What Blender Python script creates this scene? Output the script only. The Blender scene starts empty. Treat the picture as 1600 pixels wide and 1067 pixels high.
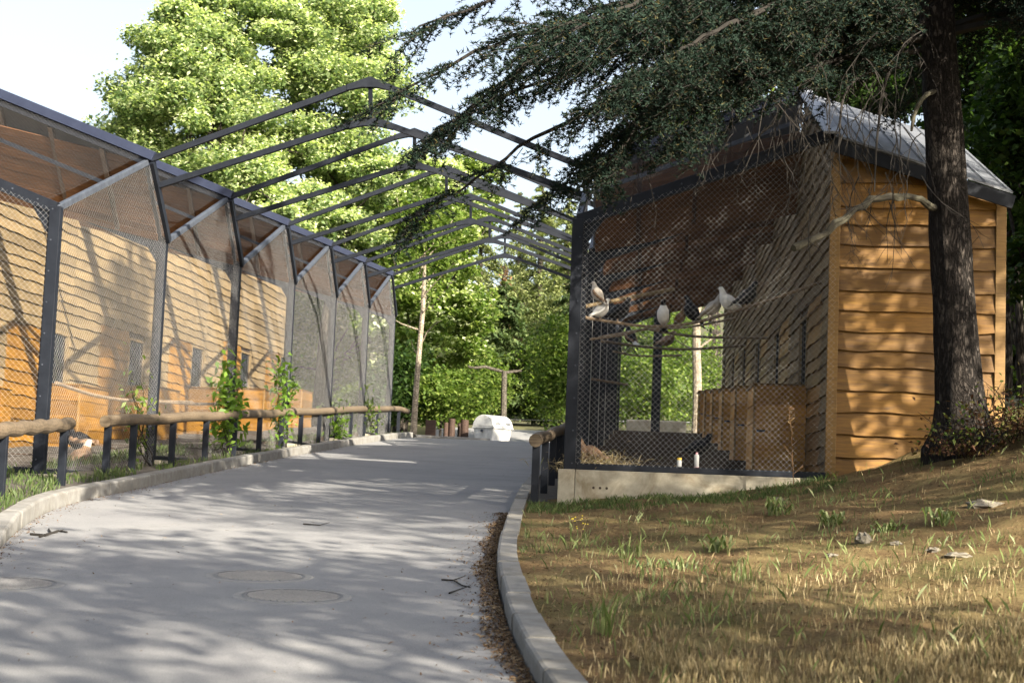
import bpy, math, random
import numpy as np
from mathutils import Vector, Matrix
random.seed(7)
rng = np.random.default_rng(7)
SC = bpy.context.scene
COL = SC.collection
PI = math.pi

# ------------------------------------------------------------------ camera
LENS_PX = 2444.0                      # 55 mm on 36 mm, in photo pixels
PITCH, ROLL, YAW = math.radians(5.25), math.radians(2.25), math.radians(4.9933)
SLOPE = 0.0591                        # the lane climbs away from the camera
EYE = Vector((0, 0, 1.5))
fwd = Vector((-math.sin(YAW) * math.cos(PITCH), math.cos(YAW) * math.cos(PITCH), math.sin(PITCH)))
rgt = Vector((math.cos(YAW), math.sin(YAW), 0))
upv = rgt.cross(fwd)
r2 = math.cos(ROLL) * rgt + math.sin(ROLL) * upv
u2 = -math.sin(ROLL) * rgt + math.cos(ROLL) * upv
cam = bpy.data.cameras.new('camera')
cam.lens = 55; cam.sensor_width = 36; cam.clip_start = 0.1; cam.clip_end = 3000
cam.dof.use_dof = True; cam.dof.focus_distance = 21.0; cam.dof.aperture_fstop = 4.0
camo = bpy.data.objects.new('camera', cam); COL.objects.link(camo)
M = Matrix((r2, u2, -fwd)).transposed().to_4x4(); M.translation = EYE
camo.matrix_world = M
SC.camera = camo

def at(px, py, Y):
    """real-world point seen at a photo position at lane distance Y (metres)"""
    d = (px - 800) / LENS_PX * r2 - (py - 533.5) / LENS_PX * u2 + fwd
    return EYE + d * (Y / d.y)

def at_x(px, py, X):
    d = (px - 800) / LENS_PX * r2 - (py - 533.5) / LENS_PX * u2 + fwd
    return EYE + d * (X / d.x)

# ------------------------------------------------------------------ light
SUN_EL, SUN_AZ = math.radians(26), math.radians(45)     # az: from +X towards -Y
to_sun = Vector((math.cos(SUN_EL) * math.cos(SUN_AZ), -math.cos(SUN_EL) * math.sin(SUN_AZ), math.sin(SUN_EL)))
world = bpy.data.worlds.new('World'); SC.world = world; world.use_nodes = True
wn = world.node_tree.nodes; wl = world.node_tree.links
sky = wn.new('ShaderNodeTexSky'); sky.sky_type = 'NISHITA'; sky.sun_disc = False
sky.sun_elevation = SUN_EL; sky.sun_rotation = math.atan2(to_sun.x, to_sun.y)
sky.dust_density = 4.0; sky.air_density = 1.0; sky.ozone_density = 1.0
bg = wn['Background']; bg.inputs['Strength'].default_value = 0.072
veil = wn.new('ShaderNodeMix'); veil.data_type = 'RGBA'; veil.blend_type = 'ADD'; veil.inputs[0].default_value = 1.0
veil.inputs[7].default_value = (0.50, 0.50, 0.50, 1)          # thin bright summer haze all over the sky
hs = wn.new('ShaderNodeHueSaturation'); hs.inputs['Saturation'].default_value = 0.66; hs.inputs['Value'].default_value = 1.06
wl.new(sky.outputs[0], hs.inputs['Color']); wl.new(hs.outputs[0], veil.inputs[6]); wl.new(veil.outputs[2], bg.inputs['Color'])
sun = bpy.data.lights.new('sun', 'SUN'); sun.energy = 5.0; sun.angle = math.radians(0.53); sun.color = (1.0, 0.90, 0.74)
suno = bpy.data.objects.new('sun', sun); COL.objects.link(suno)
suno.rotation_euler = to_sun.to_track_quat('Z', 'Y').to_euler()
suno.location = (30, -20, 40)
SC.view_settings.view_transform = 'Standard'; SC.view_settings.look = 'None'
SC.view_settings.exposure = 1.95; SC.view_settings.gamma = 1.0
SC.view_settings.use_curve_mapping = False
SC.cycles.max_bounces = 6; SC.cycles.transparent_max_bounces = 8

# ------------------------------------------------------------------ helpers
def gz(y):
    """height of the lane surface"""
    z = SLOPE * y
    z -= 0.62 * math.exp(-((y - 58) / 5.0) ** 2) if y > 44 else 0
    return z

class MB:
    def __init__(s): s.v = []; s.f = []; s.mi = []; s.cur = 0
    def add(s, vs, fs):
        o = len(s.v); s.v += [tuple(v) for v in vs]
        for f in fs: s.f.append(tuple(i + o for i in f)); s.mi.append(s.cur)
    def box(s, lo, hi):
        (a, b, c), (d, e, f) = lo, hi
        a, d = min(a, d), max(a, d); b, e = min(b, e), max(b, e); c, f = min(c, f), max(c, f)
        s.add([(a,b,c),(d,b,c),(d,e,c),(a,e,c),(a,b,f),(d,b,f),(d,e,f),(a,e,f)],
              [(0,3,2,1),(4,5,6,7),(0,1,5,4),(1,2,6,5),(2,3,7,6),(3,0,4,7)])
    def beam(s, p, q, w, h, up=(0, 0, 1), shift=0.0):
        p, q = Vector(p), Vector(q); d = (q - p).normalized(); up = Vector(up)
        sd = d.cross(up)
        if sd.length < 1e-4: sd = d.cross(Vector((0, 1, 0)))
        sd.normalize(); u = sd.cross(d).normalized()
        vs = []
        for c in (p, q):
            for a, b in ((-1,-1),(1,-1),(1,1),(-1,1)):
                vs.append(c + sd * (a * w / 2) + u * (b * h / 2 + shift))
        s.add(vs, [(0,1,2,3),(7,6,5,4),(0,4,5,1),(1,5,6,2),(2,6,7,3),(3,7,4,0)])
    def tube(s, pts, rad, n=8, cap=True, ph=0.0, wob=0.0):
        pts = [Vector(p) for p in pts]; m = len(pts)
        if not hasattr(rad, '__len__'): rad = [rad] * m
        o = len(s.v); a0 = None
        for i in range(m):
            d = (pts[min(i+1, m-1)] - pts[max(i-1, 0)]).normalized()
            if a0 is None:
                a0 = d.orthogonal().normalized()
            a0 = (a0 - d * a0.dot(d))
            if a0.length < 1e-5: a0 = d.orthogonal()
            a0.normalize(); b0 = d.cross(a0)
            for k in range(n):
                t = 2 * PI * k / n + ph
                r = rad[i] * (1 + (random.uniform(-wob, wob) if wob else 0))
                s.v.append(tuple(pts[i] + a0 * (math.cos(t) * r) + b0 * (math.sin(t) * r)))
        for i in range(m - 1):
            for k in range(n):
                k2 = (k + 1) % n
                s.f.append((o+i*n+k, o+i*n+k2, o+(i+1)*n+k2, o+(i+1)*n+k)); s.mi.append(s.cur)
        if cap and n > 2:
            s.f.append(tuple(o + k for k in reversed(range(n)))); s.mi.append(s.cur)
            s.f.append(tuple(o + (m-1)*n + k for k in range(n))); s.mi.append(s.cur)
    def build(s, name, mats, parent=None, smooth=False, bevel=0.0, origin=None):
        if not s.v: return None
        vs = s.v
        loc = Vector((0, 0, 0))
        if parent is None:
            a = np.array(vs); loc = Vector(((a[:,0].min()+a[:,0].max())/2, (a[:,1].min()+a[:,1].max())/2, a[:,2].min()))
            if origin is not None: loc = Vector(origin)
            vs = [(x-loc.x, y-loc.y, z-loc.z) for x, y, z in vs]
        me = bpy.data.meshes.new(name); me.from_pydata(vs, [], s.f)
        if not isinstance(mats, (list, tuple)): mats = [mats]
        for m in mats: me.materials.append(m)
        if len(mats) > 1: me.polygons.foreach_set('material_index', s.mi)
        if smooth: me.polygons.foreach_set('use_smooth', [True] * len(s.f))
        me.update()
        o = bpy.data.objects.new(name, me); COL.objects.link(o); o.location = loc
        if parent is not None: o.parent = parent
        if bevel:
            b = o.modifiers.new('b', 'BEVEL'); b.width = bevel; b.segments = 2; b.limit_method = 'ANGLE'
        return o

def put(name, me, mat4, parent=None):
    o = bpy.data.objects.new(name, me); COL.objects.link(o)
    if parent is not None: o.parent = parent
    o.matrix_basis = mat4
    return o

def thing(name, label, cat, loc=(0,0,0), rz=0.0, group=None):
    o = bpy.data.objects.new(name, None); COL.objects.link(o); o.empty_display_size = 0.3
    o.location = loc; o.rotation_euler = (0, 0, rz); tag(o, label, cat, group); return o
def tag(o, label, cat, group=None):
    o['label'] = label; o['category'] = cat
    if group: o['group'] = group
    return o
def struct(o): o['kind'] = 'structure'; return o
def stuff(o): o['kind'] = 'stuff'; return o
def copy_tree(o, parent=None):
    c = o.copy(); COL.objects.link(c)
    if parent is not None: c.parent = parent
    for ch in list(o.children): copy_tree(ch, c)
    return c

def np_mesh(name, V, k, mats, parent=None, loc=(0,0,0), smooth=False):
    """N polygons of k corners each, V is (N*k,3)"""
    V = np.ascontiguousarray(V, dtype=np.float32); n = len(V) // k
    me = bpy.data.meshes.new(name)
    me.vertices.add(n * k); me.vertices.foreach_set('co', (V - np.array(loc, dtype=np.float32)).ravel())
    me.loops.add(n * k); me.loops.foreach_set('vertex_index', np.arange(n * k, dtype=np.int32))
    me.polygons.add(n); me.polygons.foreach_set('loop_start', np.arange(n, dtype=np.int32) * k)
    try: me.polygons.foreach_set('loop_total', np.full(n, k, dtype=np.int32))
    except Exception: pass
    if not isinstance(mats, (list, tuple)): mats = [mats]
    for m in mats: me.materials.append(m)
    me.update(); me.validate()
    o = bpy.data.objects.new(name, me); COL.objects.link(o)
    if parent is not None: o.parent = parent
    else: o.location = loc
    return o

# ------------------------------------------------------------------ materials
def ramp(nt, stops):
    r = nt.nodes.new('ShaderNodeValToRGB'); e = r.color_ramp.elements
    while len(e) > 1: e.remove(e[0])
    e[0].position = stops[0][0]; e[0].color = (*stops[0][1], 1)
    for p, c in stops[1:]:
        x = e.new(p); x.color = (*c, 1)
    return r
def new_mat(name, rough=0.7, metal=0.0, spec=0.5):
    m = bpy.data.materials.new(name); m.use_nodes = True
    b = m.node_tree.nodes['Principled BSDF']
    b.inputs['Roughness'].default_value = rough; b.inputs['Metallic'].default_value = metal
    b.inputs['Specular IOR Level'].default_value = spec
    return m, m.node_tree, b
def coord(nt, scale=(1,1,1), use_rand=True, kind='Object'):
    tc = nt.nodes.new('ShaderNodeTexCoord'); mp = nt.nodes.new('ShaderNodeMapping')
    mp.inputs['Scale'].default_value = scale
    if use_rand:
        oi = nt.nodes.new('ShaderNodeObjectInfo'); mu = nt.nodes.new('ShaderNodeVectorMath'); mu.operation = 'SCALE'
        cx = nt.nodes.new('ShaderNodeCombineXYZ')
        for i in range(3): nt.links.new(oi.outputs['Random'], cx.inputs[i])
        nt.links.new(cx.outputs[0], mu.inputs[0]); mu.inputs['Scale'].default_value = 37.0
        ad = nt.nodes.new('ShaderNodeVectorMath'); ad.operation = 'ADD'
        nt.links.new(tc.outputs[kind], ad.inputs[0]); nt.links.new(mu.outputs[0], ad.inputs[1])
        nt.links.new(ad.outputs[0], mp.inputs['Vector'])
    else: nt.links.new(tc.outputs[kind], mp.inputs['Vector'])
    return mp
def noise(nt, mp, scale, detail=4, rough=0.6, dist=0.0):
    n = nt.nodes.new('ShaderNodeTexNoise'); n.inputs['Scale'].default_value = scale
    n.inputs['Detail'].default_value = detail; n.inputs['Roughness'].default_value = rough; n.inputs['Distortion'].default_value = dist
    nt.links.new(mp.outputs[0], n.inputs['Vector']); return n
def mixc(nt, fac, a, b, mode='MIX'):
    m = nt.nodes.new('ShaderNodeMix'); m.data_type = 'RGBA'; m.blend_type = mode
    if isinstance(fac, (int, float)): m.inputs[0].default_value = fac
    else: nt.links.new(fac, m.inputs[0])
    for i, x in ((6, a), (7, b)):
        if isinstance(x, tuple): m.inputs[i].default_value = (*x, 1)
        else: nt.links.new(x, m.inputs[i])
    return m.outputs[2]
def bump(nt, b, h, strength=0.4, dist=0.02):
    n = nt.nodes.new('ShaderNodeBump'); n.inputs['Strength'].default_value = strength; n.inputs['Distance'].default_value = dist
    nt.links.new(h, n.inputs['Height']); nt.links.new(n.outputs[0], b.inputs['Normal'])

def wood_mat(name, dark, mid, light, rough=0.6, knots=0.5, vary=0.25, grain=1.0, spec=0.4):
    """board running along local X, with grain and knots"""
    m, nt, b = new_mat(name, rough, spec=spec)
    mp = coord(nt, (0.7, 6, 9)); g = noise(nt, mp, 4 * grain, 6, 0.65, 0.6)
    r = ramp(nt, [(0.25, dark), (0.5, mid), (0.75, light)]); nt.links.new(g.outputs[0], r.inputs[0])
    c = r.outputs[0]
    mp2 = coord(nt, (1, 1, 1)); big = noise(nt, mp2, 1.3, 3)
    rb = ramp(nt, [(0.3, (0.72,)*3), (0.7, (1.12,)*3)]); nt.links.new(big.outputs[0], rb.inputs[0])
    c = mixc(nt, 1.0, c, rb.outputs[0], 'MULTIPLY')
    if knots:
        mk = coord(nt, (1.6, 1.0, 4.2)); v = nt.nodes.new('ShaderNodeTexVoronoi'); v.inputs['Scale'].default_value = 1.15
        nt.links.new(mk.outputs[0], v.inputs['Vector'])
        rk = ramp(nt, [(0.0, (1,1,1)), (0.055, (0.75,)*3), (0.075, (0.4,)*3), (0.20, (0,0,0))]); nt.links.new(v.outputs['Distance'], rk.inputs[0])
        mf = nt.nodes.new('ShaderNodeMath'); mf.operation = 'MULTIPLY'; mf.inputs[1].default_value = knots
        nt.links.new(rk.outputs[0], mf.inputs[0])
        c = mixc(nt, mf.outputs[0], c, tuple(x * 0.35 for x in dark))
    oi = nt.nodes.new('ShaderNodeObjectInfo'); rv = ramp(nt, [(0, (1 - vary,)*3), (1, (1 + vary * 0.4,)*3)])
    nt.links.new(oi.outputs['Random'], rv.inputs[0]); c = mixc(nt, 1.0, c, rv.outputs[0], 'MULTIPLY')
    nt.links.new(c, b.inputs['Base Color']); bump(nt, b, g.outputs[0], 0.35, 0.006)
    return m

def plain_mat(name, stops, scale, rough=0.7, metal=0.0, bstr=0.2, bdist=0.01, stretch=(1,1,1), detail=6, spec=0.5, rand=True):
    m, nt, b = new_mat(name, rough, metal, spec)
    mp = coord(nt, stretch, rand); n = noise(nt, mp, scale, detail, 0.65)
    r = ramp(nt, stops); nt.links.new(n.outputs[0], r.inputs[0]); nt.links.new(r.outputs[0], b.inputs['Base Color'])
    if bstr: bump(nt, b, n.outputs[0], bstr, bdist)
    return m

def leaf_mat(name, cols, trans=0.35, rough=0.5, tcol=None, spec=0.25):
    m, nt, b = new_mat(name, rough, spec=spec)
    g = nt.nodes.new('ShaderNodeNewGeometry'); r = ramp(nt, cols)
    nt.links.new(g.outputs['Random Per Island'], r.inputs[0]); nt.links.new(r.outputs[0], b.inputs['Base Color'])
    t = nt.nodes.new('ShaderNodeBsdfTranslucent')
    tc = mixc(nt, 1.0, r.outputs[0], tcol or (1.25, 1.45, 0.6), 'MULTIPLY'); nt.links.new(tc, t.inputs['Color'])
    mx = nt.nodes.new('ShaderNodeMixShader'); mx.inputs[0].default_value = trans
    nt.links.new(b.outputs[0], mx.inputs[1]); nt.links.new(t.outputs[0], mx.inputs[2])
    nt.links.new(mx.outputs[0], nt.nodes['Material Output'].inputs['Surface']); return m

MT = {}
MT['orange'] = wood_mat('orange_wood', (0.095,0.043,0.006), (0.182,0.086,0.0095), (0.265,0.138,0.017), 0.5, 0.85, 0.40)
MT['pale'] = wood_mat('weathered_wood', (0.092,0.064,0.031), (0.160,0.115,0.057), (0.228,0.168,0.086), 0.75, 0.4, 0.3)
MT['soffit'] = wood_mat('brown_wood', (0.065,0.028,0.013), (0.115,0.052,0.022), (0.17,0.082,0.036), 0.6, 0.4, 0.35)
MT['post_wood'] = wood_mat('corner_wood', (0.12,0.065,0.018), (0.22,0.125,0.035), (0.30,0.18,0.06), 0.6, 0.3, 0.1)
MT['rail_wood'] = wood_mat('log_wood', (0.055,0.041,0.026), (0.115,0.086,0.055), (0.185,0.143,0.092), 0.7, 0.6, 0.25)
MT['steel'] = plain_mat('anthracite_steel', [(0.3,(0.007,0.009,0.014)),(0.7,(0.013,0.016,0.023))], 6, 0.55, 0.0, 0.05, spec=0.2)
MT['fascia'] = plain_mat('fascia_metal', [(0.3,(0.016,0.021,0.042)),(0.7,(0.026,0.033,0.060))], 3, 0.45, 0.0, 0.03, spec=0.3)
MT['galv'] = plain_mat('galvanised_steel', [(0.3,(0.032,0.039,0.054)),(0.7,(0.075,0.086,0.108))], 9, 0.6, 0.1, 0.05, spec=0.25)
MT['roof'] = plain_mat('roof_metal', [(0.3,(0.10,0.108,0.125)),(0.7,(0.155,0.165,0.185))], 2.5, 0.5, 0.1, 0.05, spec=0.35)
MT['flashing'] = plain_mat('flashing_metal', [(0.3,(0.24,0.26,0.30)),(0.7,(0.30,0.32,0.36))], 1.5, 0.45, 0.1, 0)
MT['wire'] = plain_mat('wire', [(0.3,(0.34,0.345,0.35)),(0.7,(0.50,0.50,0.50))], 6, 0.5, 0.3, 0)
MT['wire_dark'] = plain_mat('wire_dark', [(0.3,(0.05,0.05,0.052)),(0.7,(0.10,0.10,0.105))], 6, 0.6, 0.2, 0)  # same wire, darkened to cut its sunlit glare on the front slopes
MT['box'] = wood_mat('lit_box_wood', (0.26,0.115,0.016), (0.42,0.20,0.030), (0.54,0.29,0.05), 0.6, 0.6, 0.25)  # orange wood lightened in place of light through the mesh roof
MT['backing'] = plain_mat('backing_board', [(0.3,(0.02,0.012,0.008)),(0.7,(0.04,0.025,0.015))], 4, 0.8)
MT['glass'] = plain_mat('dark_glass', [(0.3,(0.012,0.014,0.020)),(0.7,(0.02,0.024,0.034))], 2, 0.12, 0.0, 0)
MT['bark'] = None
def concrete(name, lo, hi, stain):
    m, nt, b = new_mat(name, 0.85, spec=0.3); mp = coord(nt, (1,1,1)); n = noise(nt, mp, 9, 8, 0.7)
    r = ramp(nt, [(0.3, lo), (0.7, hi)]); nt.links.new(n.outputs[0], r.inputs[0])
    n2 = noise(nt, mp, 2.2, 5, 0.7, 1.0); r2_ = ramp(nt, [(0.45, (0,0,0)), (0.75, (1,1,1))]); nt.links.new(n2.outputs[0], r2_.inputs[0])
    c = mixc(nt, r2_.outputs[0], r.outputs[0], stain); nt.links.new(c, b.inputs['Base Color']); bump(nt, b, n.outputs[0], 0.35, 0.008); return m
MT['kerb'] = concrete('kerb_concrete', (0.16,0.158,0.15), (0.245,0.24,0.228), (0.13,0.12,0.10))
MT['plinth'] = concrete('plinth_concrete', (0.25,0.23,0.18), (0.37,0.345,0.275), (0.16,0.125,0.075))
def asphalt():
    m, nt, b = new_mat('asphalt', 0.85, spec=0.35); mp = coord(nt, (1,1,1), False)
    n = noise(nt, mp, 120, 4, 0.8); big = noise(nt, mp, 0.9, 6, 0.65); 
    r = ramp(nt, [(0.22,(0.118,0.121,0.128)),(0.5,(0.212,0.214,0.219)),(0.80,(0.345,0.343,0.338))]); nt.links.new(n.outputs[0], r.inputs[0])
    rb = ramp(nt, [(0.3,(0.80,0.80,0.82)),(0.55,(1,1,1)),(0.75,(1.12,1.10,1.06))]); nt.links.new(big.outputs[0], rb.inputs[0])
    c = mixc(nt, 1.0, r.outputs[0], rb.outputs[0], 'MULTIPLY')
    # tar-filled hairline cracks
    v = nt.nodes.new('ShaderNodeTexVoronoi'); v.feature = 'DISTANCE_TO_EDGE'; v.inputs['Scale'].default_value = 0.33
    w = noise(nt, mp, 1.7, 5, 0.7); wv = nt.nodes.new('ShaderNodeVectorMath'); wv.operation = 'ADD'
    nt.links.new(mp.outputs[0], wv.inputs[0]); nt.links.new(w.outputs['Color'], wv.inputs[1]); nt.links.new(wv.outputs[0], v.inputs['Vector'])
    rc = ramp(nt, [(0.0,(0.3,)*3),(0.005,(0,0,0))]); nt.links.new(v.outputs['Distance'], rc.inputs[0])
    c = mixc(nt, rc.outputs[0], c, (0.07,0.068,0.066)); nt.links.new(c, b.inputs['Base Color']); bump(nt, b, n.outputs[0], 0.35, 0.006); return m
MT['asphalt'] = asphalt()
def soil():
    m, nt, b = new_mat('needle_covered_soil', 0.95, spec=0.15); mp = coord(nt, (1,1,1), False)
    n = noise(nt, mp, 38, 8, 0.75, 0.4); r = ramp(nt, [(0.25,(0.045,0.028,0.014)),(0.5,(0.13,0.085,0.040)),(0.72,(0.25,0.175,0.085))]); nt.links.new(n.outputs[0], r.inputs[0])
    p = noise(nt, mp, 1.1, 5, 0.65); rp = ramp(nt, [(0.45,(0,0,0)),(0.62,(0.8,)*3)]); nt.links.new(p.outputs[0], rp.inputs[0])
    n3 = noise(nt, mp, 60, 4, 0.7); r3 = ramp(nt, [(0.3,(0.13,0.10,0.04)),(0.7,(0.30,0.24,0.11))]); nt.links.new(n3.outputs[0], r3.inputs[0])
    c = mixc(nt, rp.outputs[0], r.outputs[0], r3.outputs[0])
    g = noise(nt, mp, 0.7, 4, 0.6); rg = ramp(nt, [(0.52,(0,0,0)),(0.68,(0.55,)*3)]); nt.links.new(g.outputs[0], rg.inputs[0])
    c = mixc(nt, rg.outputs[0], c, (0.06,0.075,0.022)); nt.links.new(c, b.inputs['Base Color']); bump(nt, b, n.outputs[0], 0.8, 0.03); return m
MT['soil'] = soil()
MT['forest_floor'] = plain_mat('forest_floor', [(0.3,(0.05,0.045,0.02)),(0.55,(0.09,0.09,0.03)),(0.75,(0.16,0.13,0.06))], 3.0, 0.95, 0, 0.6, 0.05, rand=False)
MT['dark_soil'] = plain_mat('dark_soil', [(0.3,(0.03,0.026,0.022)),(0.6,(0.065,0.055,0.045)),(0.8,(0.12,0.10,0.08))], 9, 0.95, 0, 0.6, 0.03, rand=False)
def bark(name, lo, hi, sc=7, st=(1,1,0.22), bs=1.0, bd=0.05):
    m, nt, b = new_mat(name, 0.9, spec=0.2); mp = coord(nt, st, True)
    v = nt.nodes.new('ShaderNodeTexVoronoi'); v.inputs['Scale'].default_value = sc * 2.2; v.feature = 'DISTANCE_TO_EDGE'
    w = noise(nt, mp, sc, 5, 0.7); wv = nt.nodes.new('ShaderNodeVectorMath'); wv.operation = 'MULTIPLY_ADD'
    wv.inputs[1].default_value = (0.15,)*3; nt.links.new(w.outputs['Color'], wv.inputs[0]); nt.links.new(mp.outputs[0], wv.inputs[2]); nt.links.new(wv.outputs[0], v.inputs['Vector'])
    r = ramp(nt, [(0.0, tuple(x*0.45 for x in lo)), (0.12, lo), (0.45, hi)]); nt.links.new(v.outputs['Distance'], r.inputs[0])
    n2 = noise(nt, mp, 3, 4); rb = ramp(nt, [(0.3,(0.7,)*3),(0.7,(1.2,)*3)]); nt.links.new(n2.outputs[0], rb.inputs[0])
    c = mixc(nt, 1.0, r.outputs[0], rb.outputs[0], 'MULTIPLY'); nt.links.new(c, b.inputs['Base Color'])
    rh = ramp(nt, [(0,(0,0,0)),(0.25,(1,1,1))]); nt.links.new(v.outputs['Distance'], rh.inputs[0]); bump(nt, b, rh.outputs[0], bs, bd); return m
MT['bark'] = bark('cedar_bark', (0.026,0.021,0.018), (0.062,0.053,0.046), 10, (1,1,0.30), 1.0, 0.04)
MT['bark_dark'] = bark('dark_bark', (0.05,0.042,0.034), (0.11,0.095,0.08), 5)
MT['bark_pale'] = bark('pale_bark', (0.24,0.20,0.15), (0.42,0.37,0.29), 4, (1,1,2), 0.3, 0.01)
MT['bark_post'] = bark('grey_post_bark', (0.07,0.062,0.05), (0.15,0.135,0.11), 4, (1,1,2), 0.3, 0.01)
MT['twig'] = plain_mat('dead_twig', [(0.3,(0.007,0.0055,0.004)),(0.7,(0.020,0.016,0.012))], 5, 0.9, 0, 0.2)
MT['mossy'] = plain_mat('lichen_branch', [(0.35,(0.018,0.015,0.011)),(0.5,(0.045,0.04,0.026)),(0.68,(0.11,0.105,0.072))], 5, 0.9, 0, 0.5, 0.01)
MT['needles'] = leaf_mat('cedar_needles', [(0,(0.006,0.014,0.010)),(0.5,(0.013,0.025,0.018)),(0.88,(0.030,0.048,0.036)),(1,(0.075,0.06,0.022))], 0.08, 0.8, None, 0.08)
MT['linden'] = leaf_mat('linden_leaf', [(0,(0.06,0.105,0.035)),(0.5,(0.14,0.20,0.08)),(1,(0.27,0.33,0.17))], 0.36, 0.45, (1.1,1.3,0.7))
MT['bract'] = leaf_mat('linden_bract', [(0,(0.48,0.54,0.28)),(1,(0.68,0.72,0.48))], 0.35, 0.5)  # bracts, whitened to stand in for highlights on the crown
MT['leaf_mid'] = leaf_mat('mid_leaf', [(0,(0.055,0.10,0.018)),(0.6,(0.11,0.165,0.032)),(1,(0.19,0.235,0.06))], 0.4, 0.45)
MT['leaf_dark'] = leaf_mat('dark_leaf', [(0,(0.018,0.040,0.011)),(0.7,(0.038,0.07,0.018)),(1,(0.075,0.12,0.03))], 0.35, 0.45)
MT['leaf_con'] = leaf_mat('conifer_leaf', [(0,(0.04,0.07,0.025)),(0.6,(0.075,0.11,0.04)),(1,(0.12,0.155,0.055))], 0.2, 0.6)
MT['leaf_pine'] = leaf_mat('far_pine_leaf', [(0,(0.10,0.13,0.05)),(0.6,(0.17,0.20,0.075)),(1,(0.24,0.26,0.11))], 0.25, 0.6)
MT['leaf_dead'] = leaf_mat('dead_leaf', [(0,(0.17,0.10,0.05)),(0.6,(0.28,0.17,0.09)),(1,(0.36,0.25,0.15))], 0.2, 0.7, (1,0.9,0.7))
MT['leaf_vine'] = leaf_mat('vine_leaf', [(0,(0.07,0.13,0.02)),(0.6,(0.12,0.21,0.03)),(1,(0.18,0.28,0.05))], 0.45, 0.4)
MT['grass'] = leaf_mat('grass_green', [(0,(0.08,0.11,0.035)),(0.6,(0.15,0.19,0.07)),(1,(0.24,0.26,0.13))], 0.3, 0.5)
MT['grass_dark'] = leaf_mat('grass_dark', [(0,(0.04,0.07,0.018)),(0.6,(0.075,0.115,0.035)),(1,(0.14,0.16,0.07))], 0.3, 0.5)
MT['straw'] = leaf_mat('grass_dry', [(0,(0.15,0.115,0.054)),(0.45,(0.29,0.23,0.118)),(0.85,(0.44,0.37,0.225)),(1,(0.10,0.11,0.038))], 0.25, 0.6, (1.1,1,0.8))
MT['litter'] = leaf_mat('needle_litter', [(0,(0.06,0.035,0.018)),(0.6,(0.17,0.10,0.05)),(1,(0.33,0.24,0.13))], 0.05, 0.9, (1,1,1))
MT['bramble'] = leaf_mat('dry_bramble', [(0,(0.05,0.022,0.014)),(0.6,(0.10,0.05,0.026)),(1,(0.12,0.12,0.03))], 0.2, 0.7, (1,1,0.8))
MT['rock'] = plain_mat('limestone', [(0.3,(0.10,0.09,0.07)),(0.7,(0.19,0.17,0.135))], 8, 0.9, 0, 0.6, 0.02)
MT['white'] = plain_mat('white_feather', [(0.3,(0.62,0.61,0.58)),(0.7,(0.78,0.77,0.74))], 30, 0.7, 0, 0.1)
MT['black'] = plain_mat('black_feather', [(0.3,(0.003,0.003,0.004)),(0.7,(0.010,0.010,0.013))], 30, 0.6, 0, 0.1, spec=0.2)
MT['grey'] = plain_mat('beige_feather', [(0.3,(0.28,0.25,0.21)),(0.7,(0.44,0.40,0.34))], 30, 0.7, 0, 0.1)
MT['brown'] = plain_mat('brown_feather', [(0.3,(0.07,0.04,0.022)),(0.7,(0.20,0.12,0.065))], 30, 0.7, 0, 0.2)
MT['beak'] = plain_mat('beak', [(0.3,(0.25,0.18,0.12)),(0.7,(0.34,0.25,0.18))], 10, 0.5, 0, 0)
MT['perch'] = plain_mat('perch_wood', [(0.3,(0.10,0.07,0.045)),(0.7,(0.22,0.16,0.10))], 12, 0.8, 0, 0.3)
MT['zinc'] = plain_mat('white_zinc', [(0.3,(0.42,0.42,0.41)),(0.55,(0.66,0.66,0.64)),(0.75,(0.75,0.75,0.73))], 5, 0.5, 0.2, 0.05)
MT['black_rubber'] = plain_mat('rubber', [(0.3,(0.012,)*3),(0.7,(0.03,)*3)], 5, 0.8, 0, 0)
MT['stump'] = wood_mat('stump_wood', (0.026,0.015,0.011), (0.055,0.031,0.022), (0.095,0.056,0.038), 0.8, 0.2, 0.3)
MT['iron'] = plain_mat('cast_iron', [(0.3,(0.19,0.186,0.178)),(0.7,(0.29,0.283,0.268))], 20, 0.65, 0.2, 0.3, 0.004)
MT['plastic'] = plain_mat('clear_plastic', [(0.3,(0.30,0.31,0.31)),(0.7,(0.40,0.41,0.41))], 3, 0.2, 0, 0)
MT['yellow'] = plain_mat('yellow_plastic', [(0.3,(0.65,0.42,0.02)),(0.7,(0.75,0.5,0.03))], 3, 0.35, 0, 0)
MT['pink'] = plain_mat('pink_plastic', [(0.3,(0.6,0.28,0.32)),(0.7,(0.7,0.36,0.4))], 3, 0.35, 0, 0)
MT['flower'] = plain_mat('yellow_petal', [(0.3,(0.6,0.48,0.02)),(0.7,(0.75,0.6,0.05))], 5, 0.6, 0, 0)

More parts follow.
